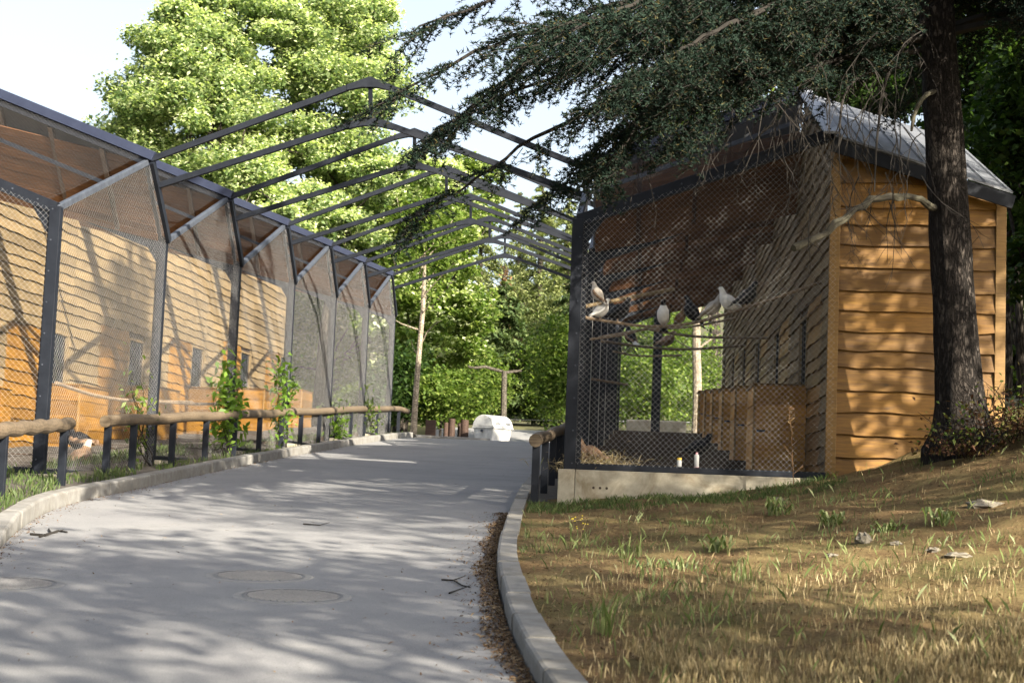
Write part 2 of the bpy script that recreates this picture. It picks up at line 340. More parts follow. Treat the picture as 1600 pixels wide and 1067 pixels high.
# ------------------------------------------------------------------ curves of the lane
def interp(pts, y):
    ys = [p[1] for p in pts]; xs = [p[0] for p in pts]
    return float(np.interp(y, ys, xs))
def smooth_curve(pts, n=200):
    p = np.array(pts, float); t = np.arange(len(p)); 
    tt = np.linspace(0, len(p) - 1, n); out = []
    for u in tt:
        i = min(int(u), len(p) - 2); f = u - i
        p0, p1, p2, p3 = p[max(i-1,0)], p[i], p[i+1], p[min(i+2, len(p)-1)]
        out.append(0.5 * ((2*p1) + (-p0+p2)*f + (2*p0-5*p1+4*p2-p3)*f*f + (-p0+3*p1-3*p2+p3)*f**3))
    return [tuple(q) for q in out]
KL = smooth_curve([(-4.1,9.0),(-5.0,11.6),(-6.02,14.75),(-6.75,17.9),(-7.02,22),(-7.25,26.4),(-7.48,32.8),(-7.55,40),(-7.5,50.5)])
KR = smooth_curve([(0.6,3.0),(-0.02,5.8),(-0.52,8.25),(-0.90,10.67),(-1.3,14.3),(-1.64,19.7),(-1.86,24.4),(-2.05,32),(-2.3,42),(-2.8,54)])
def xl(y): return interp(KL, y) if y > 9 else -4.1 - (9 - y) * 0.5
def xr(y): return interp(KR, y)

def lawn_h(x, y):
    dx = x - xr(y)
    a = max(0, dx - 0.6); q = max(0, dx - 2.5)
    q = q * q if q < 3.2 else 3.2 * 3.2 + (q - 3.2) * 2.2
    t = min(1, max(0, (y - 8) / 10)); g = 0.55 + 0.45 * t * t * (3 - 2 * t)
    h = 0.10 + g * (0.10 * min(a, 6) + 0.055 * q)
    q_ = min(1, max(0, (dx - 0.1) / 0.8)); h -= 0.025 * (1 - q_); h += q_ * (0.018 * math.sin(x * 3.1 + y * 1.7) + 0.014 * math.sin(x * 6.3 - y * 4.1) + 0.010 * math.sin(x * 11.3 + y * 9.1))
    return h
def lawn_z(x, y): return gz(y) + lawn_h(x, y)
def left_h(x, y): 
    return 0.10 + 0.012 * math.sin(x * 5 + y * 3) + min(0.12, max(0, (xl(y) - 0.3 - x)) * 0.12)
def left_z(x, y): return gz(y) + left_h(x, y)

def grid(xs, ys, zf):
    m = MB(); nx = len(xs[0]) if hasattr(xs[0], '__len__') else len(xs)
    for j, y in enumerate(ys):
        row = xs[j] if hasattr(xs[0], '__len__') else xs
        for x in row: m.v.append((x, y, zf(x, y)))
    for j in range(len(ys) - 1):
        for i in range(nx - 1):
            m.f.append((j*nx+i, j*nx+i+1, (j+1)*nx+i+1, (j+1)*nx+i)); m.mi.append(0)
    return m

# terrain: one sheet to the horizon, rising into a wooded hill
def terrain_z(x, y):
    z = gz(min(y, 90)) if y > -10 else -0.59
    if y > 66: z = SLOPE * 66 + (y - 66) * 0.06 + max(0, y - 95) * 0.07
    if y > 66 and y < 70: z = gz(y) * (70 - y) / 4 + z * (y - 66) / 4
    z = z - 0.10 if y < 66 else z
    if x > 9: z += min(6, (x - 9) * 0.10) + 0.6
    if x < -20: z += min(5, (-20 - x) * 0.05)
    return z
xs = [-400,-200,-120,-80,-60,-45,-35,-28,-22,-18,-15,-12,-9,-6,-3,0,3,6,9,12,16,20,26,34,45,60,90,140,250,400]
ys = [-120,-60,-30,-15,-5,0,4,8,12,16,20,24,28,32,36,40,44,47,50,53,56,59,62,66,70,76,84,92,100,115,135,160,200,260,400,700]
struct(grid(xs, ys, terrain_z).build('ground', MT['forest_floor'], smooth=True))
# lane
ys = list(np.arange(-6, 66.1, 0.5)); rows = []
for y in ys:
    a = xl(y) + 0.02 if y > 12 else min(xl(y) + 0.02, -4 - (12 - y) * 1.2)
    if y > 51: a = -7.5 - (y - 51) * 0.1
    b = xr(max(y, 3.05)) - 0.02 if y < 53 else xr(53) + (y - 53) * 0.2
    rows.append(list(np.linspace(a, b, 12)))
struct(grid(rows, ys, lambda x, y: gz(y)).build('road', MT['asphalt'], smooth=True))
# side path seen beyond the crest
m = grid([list(np.linspace(-14 + 0.25*(y-70), 12, 14)) for y in (71.5,72.5,73.5,74.5)], (71.5,72.5,73.5,74.5), lambda x, y: terrain_z(0, y) + 0.30 + 0.02*(x+4))
struct(m.build('side_path', MT['asphalt'], smooth=True))
# lawn right of the kerb
ys = list(np.arange(2.5, 21.0, 0.14)); rows = [list(xr(max(y,3.05)) + 0.10 + 13 * np.linspace(0, 1, 110) ** 1.5) for y in ys]
lawn = grid(rows, ys, lambda x, y: lawn_z(x, y)); struct(lawn.build('lawn', MT['soil'], smooth=True))
ys = list(np.arange(20.8, 60, 1.0)); rows = [list(np.linspace(4.9, 14, 12)) for y in ys]
struct(grid(rows, ys, lambda x, y: gz(y) + lawn_h(min(x, 6), 20.2) + (max(0, x-6))*0.1).build('wood_bank', MT['forest_floor'], smooth=True))
# verge left of the kerb
ys = list(np.arange(8.5, 56, 0.4)); rows = [list(np.linspace(-12.5, (xl(y) if y < 50 else -7.5) - 0.08, 16)) for y in ys]
struct(grid(rows, ys, lambda x, y: left_z(x, y)).build('verge', MT['dark_soil'], smooth=True))
rows = []; ys = list(np.arange(20.6, 56, 0.8))
rows = [[xr(min(y,54)) + 0.1, xr(min(y,54)) + 0.5, -0.85] for y in ys]
struct(grid(rows, ys, lambda x, y: gz(y) + 0.09).build('narrow_verge', MT['dark_soil']))

# kerbs: stone by stone
def kerb(name, curve, y0, y1, side, wtop=0.17, L=0.98, drop=None, hbase=0.125):
    root = bpy.data.objects.new(name, None); COL.objects.link(root); struct(root)
    y = y0; pts = [Vector((x, yy, 0)) for x, yy in curve]
    acc = []; tot = 0
    for i, p in enumerate(pts):
        if i: tot += (p - pts[i-1]).length
        acc.append(tot)
    cx = lambda s_: Vector((np.interp(s_, acc, [p.x for p in pts]), np.interp(s_, acc, [p.y for p in pts]), 0))
    s_ = float(np.interp(y0, [p.y for p in pts], acc)); s1 = float(np.interp(y1, [p.y for p in pts], acc))
    while s_ < s1 - 0.3:
        e = min(s_ + L - 0.012, s1); n = 4; m = MB()
        ht = hbase + random.uniform(-0.006, 0.006); off = random.uniform(-0.007, 0.007)
        P = []
        for k in range(n + 1):
            t = s_ + (e - s_) * k / n; c = cx(t); d = (cx(t + 0.05) - cx(t - 0.05)).normalized(); nrm = Vector((d.y, -d.x, 0)) * side
            z = gz(c.y); c = c + nrm * off; h0 = ht; ht = h0*(drop(c.y) if drop else 1)
            prof = [(0, -0.1), (0, ht - 0.025), (0.006, ht - 0.008), (0.025, ht), (wtop, ht), (wtop, -0.1)]
            P.append([c + nrm * a + Vector((0, 0, z + b)) for a, b in prof]); ht = h0
        np_ = 6; vs = [v for r in P for v in r]; fs = []
        for k in range(n):
            for q in range(np_):
                q2 = (q + 1) % np_; fs.append((k*np_+q, (k+1)*np_+q, (k+1)*np_+q2, k*np_+q2))
        fs.append(tuple(range(np_))); fs.append(tuple(n*np_+q for q in reversed(range(np_))))
        m.add(vs, fs); m.build('kerb_stone', MT['kerb'], root)
        s_ += L
    return root
kerb('kerb', KR, 3.2, 53.5, 1)
kerb('kerb', KL, 10.5, 50.4, -1, hbase=0.165, drop=lambda y: min(1, max(0.12, (y - 13.0) / 1.9)))
kerb('kerb', [(-7.7,51.6),(-7.0,52.0),(-5.9,52.3),(-5.0,52.4)], 51.62, 52.38, -1)

# manhole covers
def manhole(px, py, label):
    d = at(px, py, 10) - EYE; t = (0 - EYE.z) / (d.z - SLOPE * d.y); p = EYE + d * t
    o = thing('manhole_cover', label, 'manhole cover', p, 0, 'manhole covers in the lane'); o.rotation_euler = (math.atan(SLOPE), 0, 0)
    m = MB(); R = 0.36
    for r0, r1, z0, z1 in ((R, R + 0.045, 0.005, 0.005), (R + 0.045, R + 0.075, 0.005, -0.004)):
        n = 40; vs = []
        for k in range(n): a = 2*PI*k/n; vs += [(r0*math.cos(a), r0*math.sin(a), z0), (r1*math.cos(a), r1*math.sin(a), z1)]
        m.add(vs, [(2*k, 2*k+1, (2*k+3) % (2*n), (2*k+2) % (2*n)) for k in range(n)])
    m.build('rim', MT['iron'], o)
    m = MB(); n = 40; m.add([((R-0.012)*math.cos(2*PI*k/n), (R-0.012)*math.sin(2*PI*k/n), 0.004) for k in range(n)], [tuple(range(n))]); m.build('lid', MT['asphalt'], o)
    m = MB()
    for k in range(-6, 7):
        c = k * 0.05; h = math.sqrt(max(0, (R-0.03)**2 - c*c))
        if h > 0.03: m.beam((c*0.906 - h*0.4, -h*0.86 - c*.42, 0.006), (c*0.906 + h*0.4, h*0.86 - c*.42 , 0.006), 0.014, 0.008)
    m.build('ribs', MT['asphalt'], o)
manhole(405, 900, 'round iron manhole cover set in the lane, farther of the middle pair')
manhole(457, 931, 'round iron manhole cover set in the lane, nearer of the middle pair')
manhole(8, 912, 'round manhole cover cut by the left edge of the photo')

# ------------------------------------------------------------------ chain-link
def clip_seg(poly, p, d):
    """clip the line p+t d to a convex polygon (2-D, counter-clockwise or not)"""
    t0, t1 = -1e9, 1e9; n = len(poly); cx = sum(q[0] for q in poly)/n; cy = sum(q[1] for q in poly)/n
    for i in range(n):
        a, b = poly[i], poly[(i+1) % n]; nx, ny = b[1]-a[1], -(b[0]-a[0])
        if (cx-a[0])*nx + (cy-a[1])*ny < 0: nx, ny = -nx, -ny
        den = d[0]*nx + d[1]*ny; num = (p[0]-a[0])*nx + (p[1]-a[1])*ny
        if abs(den) < 1e-9:
            if num < 0: return None
            continue
        t = -num/den
        if den > 0: t0 = max(t0, t)
        else: t1 = min(t1, t)
    return (t0, t1) if t1 - t0 > 0.02 else None
def chain_link(name, pts, parent, pitch=0.058, r=0.0016, sag=0.0, mat='wire'):
    """diamond wire mesh filling a planar polygon given in 3-D"""
    P = [Vector(p) for p in pts]; o = P[0]; u = (P[1]-P[0]).normalized(); nrm = u.cross(P[2]-P[0]).normalized(); v = nrm.cross(u)
    poly = [((p-o).dot(u), (p-o).dot(v)) for p in P]
    xs = [q[0] for q in poly]; ys = [q[1] for q in poly]; V = []
    for sg in (1, -1):
        lo = min(x - sg*y for x, y in poly); hi = max(x - sg*y for x, y in poly); c = lo + pitch*0.5
        while c < hi:
            d = (sg*0.7071, 0.7071); s = clip_seg(poly, (c, 0), d)
            c += pitch * random.uniform(0.985, 1.015)
            if not s: continue
            a = o + u*(c + d[0]*s[0]) + v*(d[1]*s[0]); b = o + u*(c + d[0]*s[1]) + v*(d[1]*s[1])
            nseg = 4 if sag else 1; dd = (b-a); e1 = nrm * r; e2 = nrm.cross(dd.normalized()) * r
            prev = None
            for k in range(nseg + 1):
                t = k/nseg; q = a.lerp(b, t)
                if sag:
                    qx, qy = (q-o).dot(u), (q-o).dot(v); q = q + nrm * (sag * math.sin(qx*2.1+1) * math.sin(qy*1.7+0.5) * math.sin(PI*t))
                ring = [q + e1, q + e2, q - e1, q - e2]
                if prev:
                    for j in range(4): V += [prev[j], prev[(j+1) % 4], ring[(j+1) % 4], ring[j]]
                prev = ring
    if not V: return None
    return stuff(np_mesh(name, np.array([tuple(x) for x in V]), 4, MT[mat], parent))

# ------------------------------------------------------------------ live-edge planks
def plank_mesh(L, H, mat, top=None, bot=None, wav=0.02, nseg=None, th=0.03):
    """board along local x, height z, face towards -y; lower edge wavy and proud. top/bot(x): limits"""
    n = nseg or max(6, int(L / 0.32)); m = MB(); ph = random.uniform(0, 9); a1 = random.uniform(.4, 1)*wav; a2 = random.uniform(.2, .8)*wav; w1 = random.uniform(0.7, 2.4); w2 = random.uniform(5, 9)
    vs = []
    for k in range(n + 1):
        x = L * k / n; zb = a1*math.sin(w1*x+ph) + a2*math.sin(w2*x+ph*2.3) + .35*wav*math.sin(13*x+ph*5)*(math.sin(w1*.7*x+ph*3) > .3) + random.uniform(-.22, .22)*wav; zt = H + 0.03
        if top: lim = top(x); zt = min(zt, lim); zb = min(zb, lim)
        if bot: lim = bot(x); zt = max(zt, lim); zb = max(zb, lim)
        vs += [(x, -0.010, zt), (x, -th, zb), (x, 0.0, zb), (x, 0, zt)]
    fs = []
    for k in range(n):
        o = 4*k; fs += [(o+1, o+5, o+4, o), (o+2, o+6, o+5, o+1), (o, o+4, o+7, o+3)]
    fs += [(0, 3, 2, 1), (4*n, 4*n+1, 4*n+2, 4*n+3)]
    m.add(vs, fs); me = bpy.data.meshes.new('plank'); me.from_pydata(m.v, [], m.f); me.materials.append(mat); me.update(); return me
def frame_mat(origin, xdir, face):
    """local x -> xdir, local -y -> face, z up"""
    x = Vector(xdir).normalized(); y = -Vector(face).normalized(); z = Vector((0,0,1))
    mm = Matrix((x, y, z)).transposed().to_4x4(); mm.translation = Vector(origin); return mm

# ------------------------------------------------------------------ the aviaries
Y0 = 20.25; BAY = 4.7; TR = 3.6; HK = 3.78; HT = 5.0; DEPTH = 3.26; HUT = 2.12; RISE = 0.374; FALL = 0.31
NB = 6
def aviary(sgn, XF, label, base_h, win0, mesh_pitch, foot):
    root = thing('aviary', label, 'aviary', (XF, Y0, SLOPE * Y0))
    def p(x, y, h): return Vector((sgn * x, y, SLOPE * y + h))
    def floor(y):                       # terraced floor, level inside a bay (height over the slope line at y)
        i = min(NB - 1, max(0, int(y // BAY + 1e-6))); return base_h + SLOPE * BAY * i - 0.0   # local z
    S = MT['steel']
    inner = Vector((-sgn, 0, 0))        # wall looks at the lane
    # posts, beams
    for i in range(NB + 1):
        y = i * BAY; zf = foot(y) if foot else None
        zb = (floor(y - 0.01) if i else floor(0)) - 0.28 if not foot else foot(y) - 0.1
        m = MB(); m.beam((0, y, zb), (0, y, SLOPE*y + HK + 0.02), 0.12 if i else 0.15, 0.12)
        m.beam((sgn*0.10, y + 0.09, zb), (sgn*0.10, y + 0.09, SLOPE*y + HK - 0.08), 0.07, 0.05)
        po = m.build('post', S, root, bevel=0.004)
        if i == 0 or (i < 3 and sgn < 0):
            for k in range(9):
                z = zb + 0.35 + k * 0.42; mm = MB(); mm.tube([(sgn*0.03, y-0.062, z), (sgn*0.03, y-0.072, z)], 0.011, 6); mm.build('bolt', MT['galv'], po)
        m = MB(); m.add([p(0.05, y-0.02, HK-0.02), p(0.38, y-0.02, HK+0.10), p(0.05, y-0.02, HK-0.42), p(0.05, y+0.02, HK-0.02), p(0.38, y+0.02, HK+0.10), p(0.05, y+0.02, HK-0.42)],
                        [(0,1,2),(5,4,3),(0,3,4,1),(1,4,5,2),(2,5,3,0)]); m.build('gusset', S, root)
        m = MB(); m.beam(p(0, y, HK-(.05 if i else 0)), p(DEPTH, y, HK-(.05 if i else 0) + RISE*DEPTH), 0.10, 0.26 if i else 0.16); b = m.build('knee_beam', S, root, bevel=0.004)
        for k in range(9):
            x = 0.25 + k * 0.36; mm = MB(); q = p(x, y - 0.052, HK + RISE*x + 0.02); mm.tube([q, q + Vector((0, -0.012, 0))], 0.012, 6); mm.build('bolt', MT['galv'], b)
    for i in range(NB):
        y0 = i*BAY; yt = y0 + TR; y1 = y0 + BAY
        # ridge of the tooth with its fascia
        m = MB(); m.beam(p(0, yt, HT-0.05), p(DEPTH, yt, HT-0.05 + RISE*DEPTH), 0.08, 0.10); m.build('ridge_beam', S, root)
        m = MB(); m.beam(p(-0.12, yt-0.02, HT+0.045), p(DEPTH, yt-0.02, HT+0.09+RISE*DEPTH), 0.14, 0.15); m.build('fascia', MT['fascia'], root, bevel=0.006)
        # zigzag members
        m = MB(); m.beam(p(0, y0, HK), p(0, yt-0.02, HT-0.05), 0.08, 0.09); m.build('strut', MT['galv'], root, bevel=0.01)
        m = MB(); m.beam(p(DEPTH, y0, HK+RISE*DEPTH), p(DEPTH, yt-0.05, HT-0.06+RISE*DEPTH), 0.08, 0.09); m.build('strut', MT['galv'], root)
        m = MB(); m.beam(p(-0.09, yt, HT-0.03), p(-0.09, y1-0.02, HK+.02), 0.06, 0.12); m.build('back_strut', S, root)
        m = MB(); m.beam(p(0, (y0+yt)/2, (HK+HT)/2-0.02), p(DEPTH, (y0+yt)/2, (HK+HT)/2-0.02+RISE*DEPTH), 0.05, 0.06); m.build('mid_bar', MT['galv'] if sgn > 0 else S, root)
        # boarded back slope of the tooth
        nbo = 11; a = p(0.06, yt+0.03, HT-0.02); bdir = (p(0.06, y1-0.09, HK+0.02) - a); hw = DEPTH - 0.1
        e = (p(DEPTH, 0, RISE*DEPTH) - p(0, 0, 0)); e.normalize(); nr = e.cross(bdir).normalized()
        Lb = hw * math.sqrt(1 + RISE**2)
        if i == 0 or True:
            mmx = MB(); wb = bdir.length / nbo
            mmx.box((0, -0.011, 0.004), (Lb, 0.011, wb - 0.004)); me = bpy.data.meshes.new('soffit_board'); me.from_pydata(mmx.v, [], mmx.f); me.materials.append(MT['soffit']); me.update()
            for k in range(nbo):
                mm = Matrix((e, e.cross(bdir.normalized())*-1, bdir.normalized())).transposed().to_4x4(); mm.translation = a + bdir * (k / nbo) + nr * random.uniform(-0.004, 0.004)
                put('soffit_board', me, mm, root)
        # roof sheet over the boards
        m = MB(); up = nr if nr.z > 0 else -nr
        q = [a + up*0.10, a + e*Lb + up*0.10, a + e*Lb + bdir + up*0.10, a + bdir + up*0.10]
        m.add(q + [x + up*0.012 for x in q], [(0,1,2,3),(7,6,5,4),(0,4,5,1),(1,5,6,2),(2,6,7,3),(3,7,4,0)]); m.build('roof_sheet', MT['roof'], root)
        for x in (0.75, 1.62, 2.5):        # rafters under the boards
            m = MB(); m.beam(p(x, yt+0.02, HT+RISE*x-0.10), p(x, y1-0.1, HK+RISE*x-0.06), 0.07, 0.11); m.build('rafter', MT['stump'] if sgn > 0 else MT['backing'], root)
        # chain-link
        zr = floor(y0+0.1)
        m = MB(); m.beam((0, y0+0.07, zr+0.03), (0, y1-0.07, zr+0.03), 0.05, 0.07); m.build('bottom_rail', S, root)
        o = -0.055
        q = [p(o, y0, 0), p(o, y1, 0), p(o, y1, HK), p(o, y0, HK)]; q[0].z = zr+0.05; q[1].z = zr+0.05
        chain_link('wire_mesh', q, root, mesh_pitch, 0.0009, 0.0)
        chain_link('wire_mesh', [p(o, y0, HK), p(o, y1, HK), p(o, yt, HT-0.06)], root, mesh_pitch, 0.0008)
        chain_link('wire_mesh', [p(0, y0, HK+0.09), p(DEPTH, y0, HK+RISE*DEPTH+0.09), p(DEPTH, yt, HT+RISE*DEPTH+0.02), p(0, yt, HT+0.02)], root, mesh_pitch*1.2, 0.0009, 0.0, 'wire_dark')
    yf = NB*BAY
    if sgn > 0:
        m = MB(); m.beam((1.26, yf, floor(yf-.1)-.3), (1.26, yf, SLOPE*yf+HK+RISE*1.26), 0.28, 0.14); m.build('end_post', S, root)
    # near end: bottom rail and mesh
    z0 = floor(0)
    m = MB(); m.beam((0, 0, z0+0.035), (sgn*DEPTH, 0, z0+0.035), 0.08, 0.08); m.build('bottom_rail', S, root)
    q = [Vector((0, -0.05, z0+0.06)), Vector((sgn*DEPTH, -0.05, z0+0.06)), p(DEPTH, -0.05, HK+RISE*DEPTH), p(0, -0.05, HK)]
    chain_link('wire_mesh', q, root, mesh_pitch, 0.0008)
    # terraced floor
    for i in range(NB):
        y0 = i*BAY; m = MB(); z = floor(y0+0.1)
        m.box((sgn*0.08, y0+0.03, z-0.6), (sgn*(DEPTH-0.02), y0+BAY+0.02, z-0.005)); m.build('terrace', MT['dark_soil'], root)
        if i:
            m = MB(); m.box((sgn*0.08, y0-0.03, z-0.30), (sgn*(DEPTH-0.02), y0+0.027, z+0.012)); m.build('terrace_edge', MT['backing'], root)
    # concrete plinth
    for i in range(NB):
        y0 = i*BAY; z = floor(y0+0.1); m = MB(); e0 = 0.12 if i == 0 else 0
        m.box((-sgn*0.14, y0-e0, z-0.75), (sgn*0.075, y0+BAY-0.005, z-0.008)); m.build('plinth', MT['plinth'], root, bevel=0.01)
    pl = MB(); pl.box((sgn*0.08, -0.12, z0-0.75), (sgn*DEPTH, 0.025, z0-0.010)); pn = pl.build('plinth', MT['plinth'], root, bevel=0.01)
    if sgn > 0:
        for k in range(3):
            mm = MB(); mm.tube([(0.32+k*0.085, -0.1235, z0-0.235), (0.32+k*0.085, -0.1215, z0-0.235)], 0.017, 10); mm.build('drain_hole', MT['backing'], pn)
    # long plank wall (faces the lane)
    wall_y1 = NB*BAY
    def top_h(y):                        # saw-tooth roof line over the wall (local z)
        y = min(max(y, 0), wall_y1 - 1e-3); f = y % BAY; i = int(y // BAY); k = HK + RISE*DEPTH; t = HT + RISE*DEPTH
        h = k + (t-k)*f/TR if f < TR else t + (k-t)*(f-TR)/(BAY-TR); return SLOPE*y + h - 0.07
    m = MB()
    for i in range(NB):
        for (ya, yb) in ((i*BAY, i*BAY+TR), (i*BAY+TR, (i+1)*BAY)):
            vs = [(sgn*(DEPTH+0.03), ya, floor(i*BAY+.1)-0.5), (sgn*(DEPTH+0.03), yb, floor(i*BAY+.1)-0.5), (sgn*(DEPTH+0.03), yb, top_h(yb-1e-4)), (sgn*(DEPTH+0.03), ya, top_h(ya+1e-4))]
            vs += [(x + sgn*0.04, y, z) for x, y, z in vs]
            m.add(vs, [(0,1,2,3),(7,6,5,4),(0,4,5,1),(1,5,6,2),(2,6,7,3),(3,7,4,0)])
    wall = m.build('plank_wall', MT['backing'], root)
    zlo = floor(0) - 0.05; rows = []; z = zlo
    while z < SLOPE*wall_y1 + HT + RISE*DEPTH:
        h = random.choice((0.18, 0.20, 0.22, 0.23)); rows.append((z, h)); z += h
    xw = sgn * (DEPTH + 0.028)
    def strip(ya, yb, z, h, mat):
        tl = lambda x: top_h((ya + x) if sgn < 0 else (yb - x)) - z
        if max(tl(t) for t in np.linspace(0, yb-ya, 7)) < 0.06: return
        me = plank_mesh(yb - ya - 0.004, h, mat, top=tl, wav=0.019, nseg=max(5, int((yb-ya)/0.2)), th=0.052)
        if sgn > 0:   # faces -x : x-dir must be -y for a right-handed frame (x, -face, up)
            put('plank', me, frame_mat((xw, yb-0.002, z), (0,-1,0), (-1,0,0)), wall)
        else:
            put('plank', me, frame_mat((xw, ya+0.002, z), (0,1,0), (1,0,0)), wall)
    for i in range(NB):
        y0 = i*BAY; w0, w1 = y0+win0, y0+win0+1.0; o0 = w0-1.85; fz = floor(y0+0.1); wz0, wz1 = fz+1.34, fz+2.36
        for z, h in rows:
            if z + h < fz - 0.02: continue
            lo, hi = z, z+h
            if hi <= wz1 + 0.18:
                strip(y0, o0, z, h, MT['pale']); strip(o0, w0-0.04, z, h, MT['orange'])
                if hi < wz0 or lo > wz1: strip(w0-0.04, w1+0.04, z, h, MT['pale'])
                strip(w1+0.04, y0+BAY, z, h, MT['pale'])
            else: strip(y0, y0+BAY, z, h, MT['pale'])
        # window: dark recess with trims
        X = lambda d: sgn*(DEPTH + 0.03 - d)
        m = MB(); m.box((X(0.004), w0, wz0), (X(0.001), w1, wz1)); wn_ = m.build('window', MT['glass'], root)
        m = MB()
        m.box((X(0.05), w1, wz0-.03), (X(0.0), w1+0.09, wz1+.03)); m.box((X(0.05), w0-0.04, wz0-.03), (X(0.0), w0, wz1+.03))
        m.box((X(0.05), w0, wz1), (X(0.0), w1, wz1+0.05)); m.box((X(0.07), w0, wz0-0.06), (X(0.0), w1, wz0)); m.build('frame', MT['pale'], wn_)
        m = MB()
        for k in range(1, 4): m.box((X(0.03), w0+k*0.25-.01, wz0), (X(0.012), w0+k*0.25+.01, wz1))
        m.build('bars', S, wn_)
        # box shelter under the window
        bx0, bx1 = DEPTH-0.76, DEPTH-0.01; by0, by1 = w0-0.15, w1+0.45; bh = 1.33
        m = MB(); m.box((sgn*(bx0+.03), by0+.03, fz), (sgn*bx1, by1, fz+bh-.03)); bo = m.build('shelter_box', MT['backing'], root)
        nb = 5; hh = bh/nb
        for k in range(nb):
            me = plank_mesh(bx1-bx0, hh-0.004, MT['box' if sgn > 0 else 'orange'], wav=0.004, nseg=3, th=0.028)
            put('plank', me, frame_mat((sgn*bx0 if sgn > 0 else sgn*bx1, by0+.03, fz+k*hh), (1,0,0), (0,-1,0)), bo)
            me = plank_mesh(by1-by0, hh-0.004, MT['box' if sgn > 0 else 'orange'], wav=0.004, nseg=3, th=0.028)
            if sgn > 0: put('plank', me, frame_mat((bx0+.03, by1, fz+k*hh), (0,-1,0), (-1,0,0)), bo)
            else: put('plank', me, frame_mat((-(bx0+.03), by0, fz+k*hh), (0,1,0), (1,0,0)), bo)
        m = MB(); m.box((sgn*(bx0-0.005), by0-0.004, fz), (sgn*(bx0+0.03), by0+0.035, fz+bh+.01)); m.build('corner_strip', MT['post_wood'], bo)
        m = MB(); m.box((sgn*(bx0-.02), by0-.02, fz+bh+.012), (sgn*bx1, by1, fz+bh+0.035)); m.build('lid', MT['orange'], bo)
        m = MB(); m.box((sgn*(bx0+0.05), by0-0.03, fz+0.66), (sgn*(bx0+0.17), by0-0.006, fz+0.69)); m.build('latch', MT['galv'], bo)
    # near end wall of the hut
    xe0, xe1 = DEPTH + 0.12, DEPTH + HUT
    rake = lambda x: HK + RISE*DEPTH - FALL*(x - DEPTH) - 0.10
    m = MB(); q = [(xe0-.1, z0-0.7), (xe1, z0-0.7), (xe1, rake(xe1)), (xe0-.1, rake(xe0-.1))]
    vs = [(sgn*x, 0.03, z) for x, z in q] + [(sgn*x, 0.07, z) for x, z in q]
    m.add(vs, [(0,1,2,3),(7,6,5,4),(0,4,5,1),(1,5,6,2),(2,6,7,3),(3,7,4,0)]); ew = m.build('end_wall', MT['backing'], root)
    z = z0 - 0.45
    while z < rake(xe0):
        h = random.choice((0.22, 0.24, 0.26, 0.29, 0.30)); L = xe1 - xe0 - 0.03
        tl = (lambda x, z=z: rake(xe0 + x) - z) if sgn > 0 else (lambda x, z=z: rake(xe1 - 0.03 - x) - z)
        me = plank_mesh(L, h, MT['orange'], top=tl, wav=0.013, nseg=16, th=0.056)
        put('plank', me, frame_mat((xe0 if sgn > 0 else -(xe1-0.03), 0.028, z), (1,0,0), (0,-1,0)), ew); z += h
    for x, zt in ((DEPTH + 0.055, rake(DEPTH)+.03), (xe1 + 0.03, rake(xe1+.08))):
        m = MB(); m.box((sgn*(x-0.065), -0.03, z0-0.6), (sgn*(x+0.065), 0.06, zt)); m.build('corner_post', MT['post_wood'], root, bevel=0.005)
    # rear and far walls, metal roof of the huts
    m = MB(); m.box((sgn*(xe1-.05), 0.08, z0-.6), (sgn*(xe1), wall_y1, z0+0.2))
    for i in range(NB):
        h = HK + RISE*DEPTH - FALL*HUT - .12
        m.box((sgn*(xe1-.05), i*BAY+0.08, z0-.6 + SLOPE*i*BAY), (sgn*(xe1), (i+1)*BAY, SLOPE*i*BAY+h))
    m.build('rear_wall', MT['orange'], root)
    def sheet(x0, x1, ya, ha, yb, hb, th=0.03, over=0.0):
        A = [(x0, ya, ha + RISE*DEPTH - FALL*(x0-DEPTH)), (x1, ya, ha + RISE*DEPTH - FALL*(x1-DEPTH)), (x1, yb, hb + RISE*DEPTH - FALL*(x1-DEPTH)), (x0, yb, hb + RISE*DEPTH - FALL*(x0-DEPTH))]
        vs = [p(*a_) for a_ in A] + [p(a_[0], a_[1], a_[2]+th) for a_ in A]
        return vs, [(0,3,2,1),(4,5,6,7),(0,1,5,4),(1,2,6,5),(2,3,7,6),(3,0,4,7)]
    for i in range(NB):
        ya = i*BAY - (0.16 if i == 0 else 0); ha = HK - (0.05 if i == 0 else 0)
        m = MB(); m.add(*sheet(DEPTH+0.01, xe1+0.14, ya, ha, i*BAY+TR, HT+0.02)); rf = m.build('metal_roof', MT['roof'], root)
        for k in range(9):                 # standing seams, running up the tooth
            x = DEPTH + 0.1 + k*0.26; h0 = RISE*DEPTH - FALL*(x-DEPTH)
            mm = MB(); mm.beam(p(x, ya, ha+h0+0.045), p(x, i*BAY+TR, HT+h0+0.065), 0.010, 0.012); mm.build('seam', MT['roof'], rf)
        m = MB(); m.add(*sheet(DEPTH+0.01, xe1+0.14, i*BAY+TR+.004, HT+0.02, (i+1)*BAY-0.17, HK)); m.build('metal_roof', MT['roof'], root)
        m = MB(); m.beam(p(DEPTH-0.02, ya, ha+RISE*DEPTH+0.05), p(DEPTH-0.02, i*BAY+TR, HT+RISE*DEPTH+0.07), 0.20, 0.035); m.build('flashing', MT['flashing'], root)
    m = MB(); y = -0.17; f0 = HK - 0.16
    m.beam(p(DEPTH-0.03, y, f0+RISE*DEPTH), p(xe1+0.15, y, f0+RISE*DEPTH-FALL*(HUT+0.15)), 0.04, 0.17); m.build('barge_board', S, root)
    return root

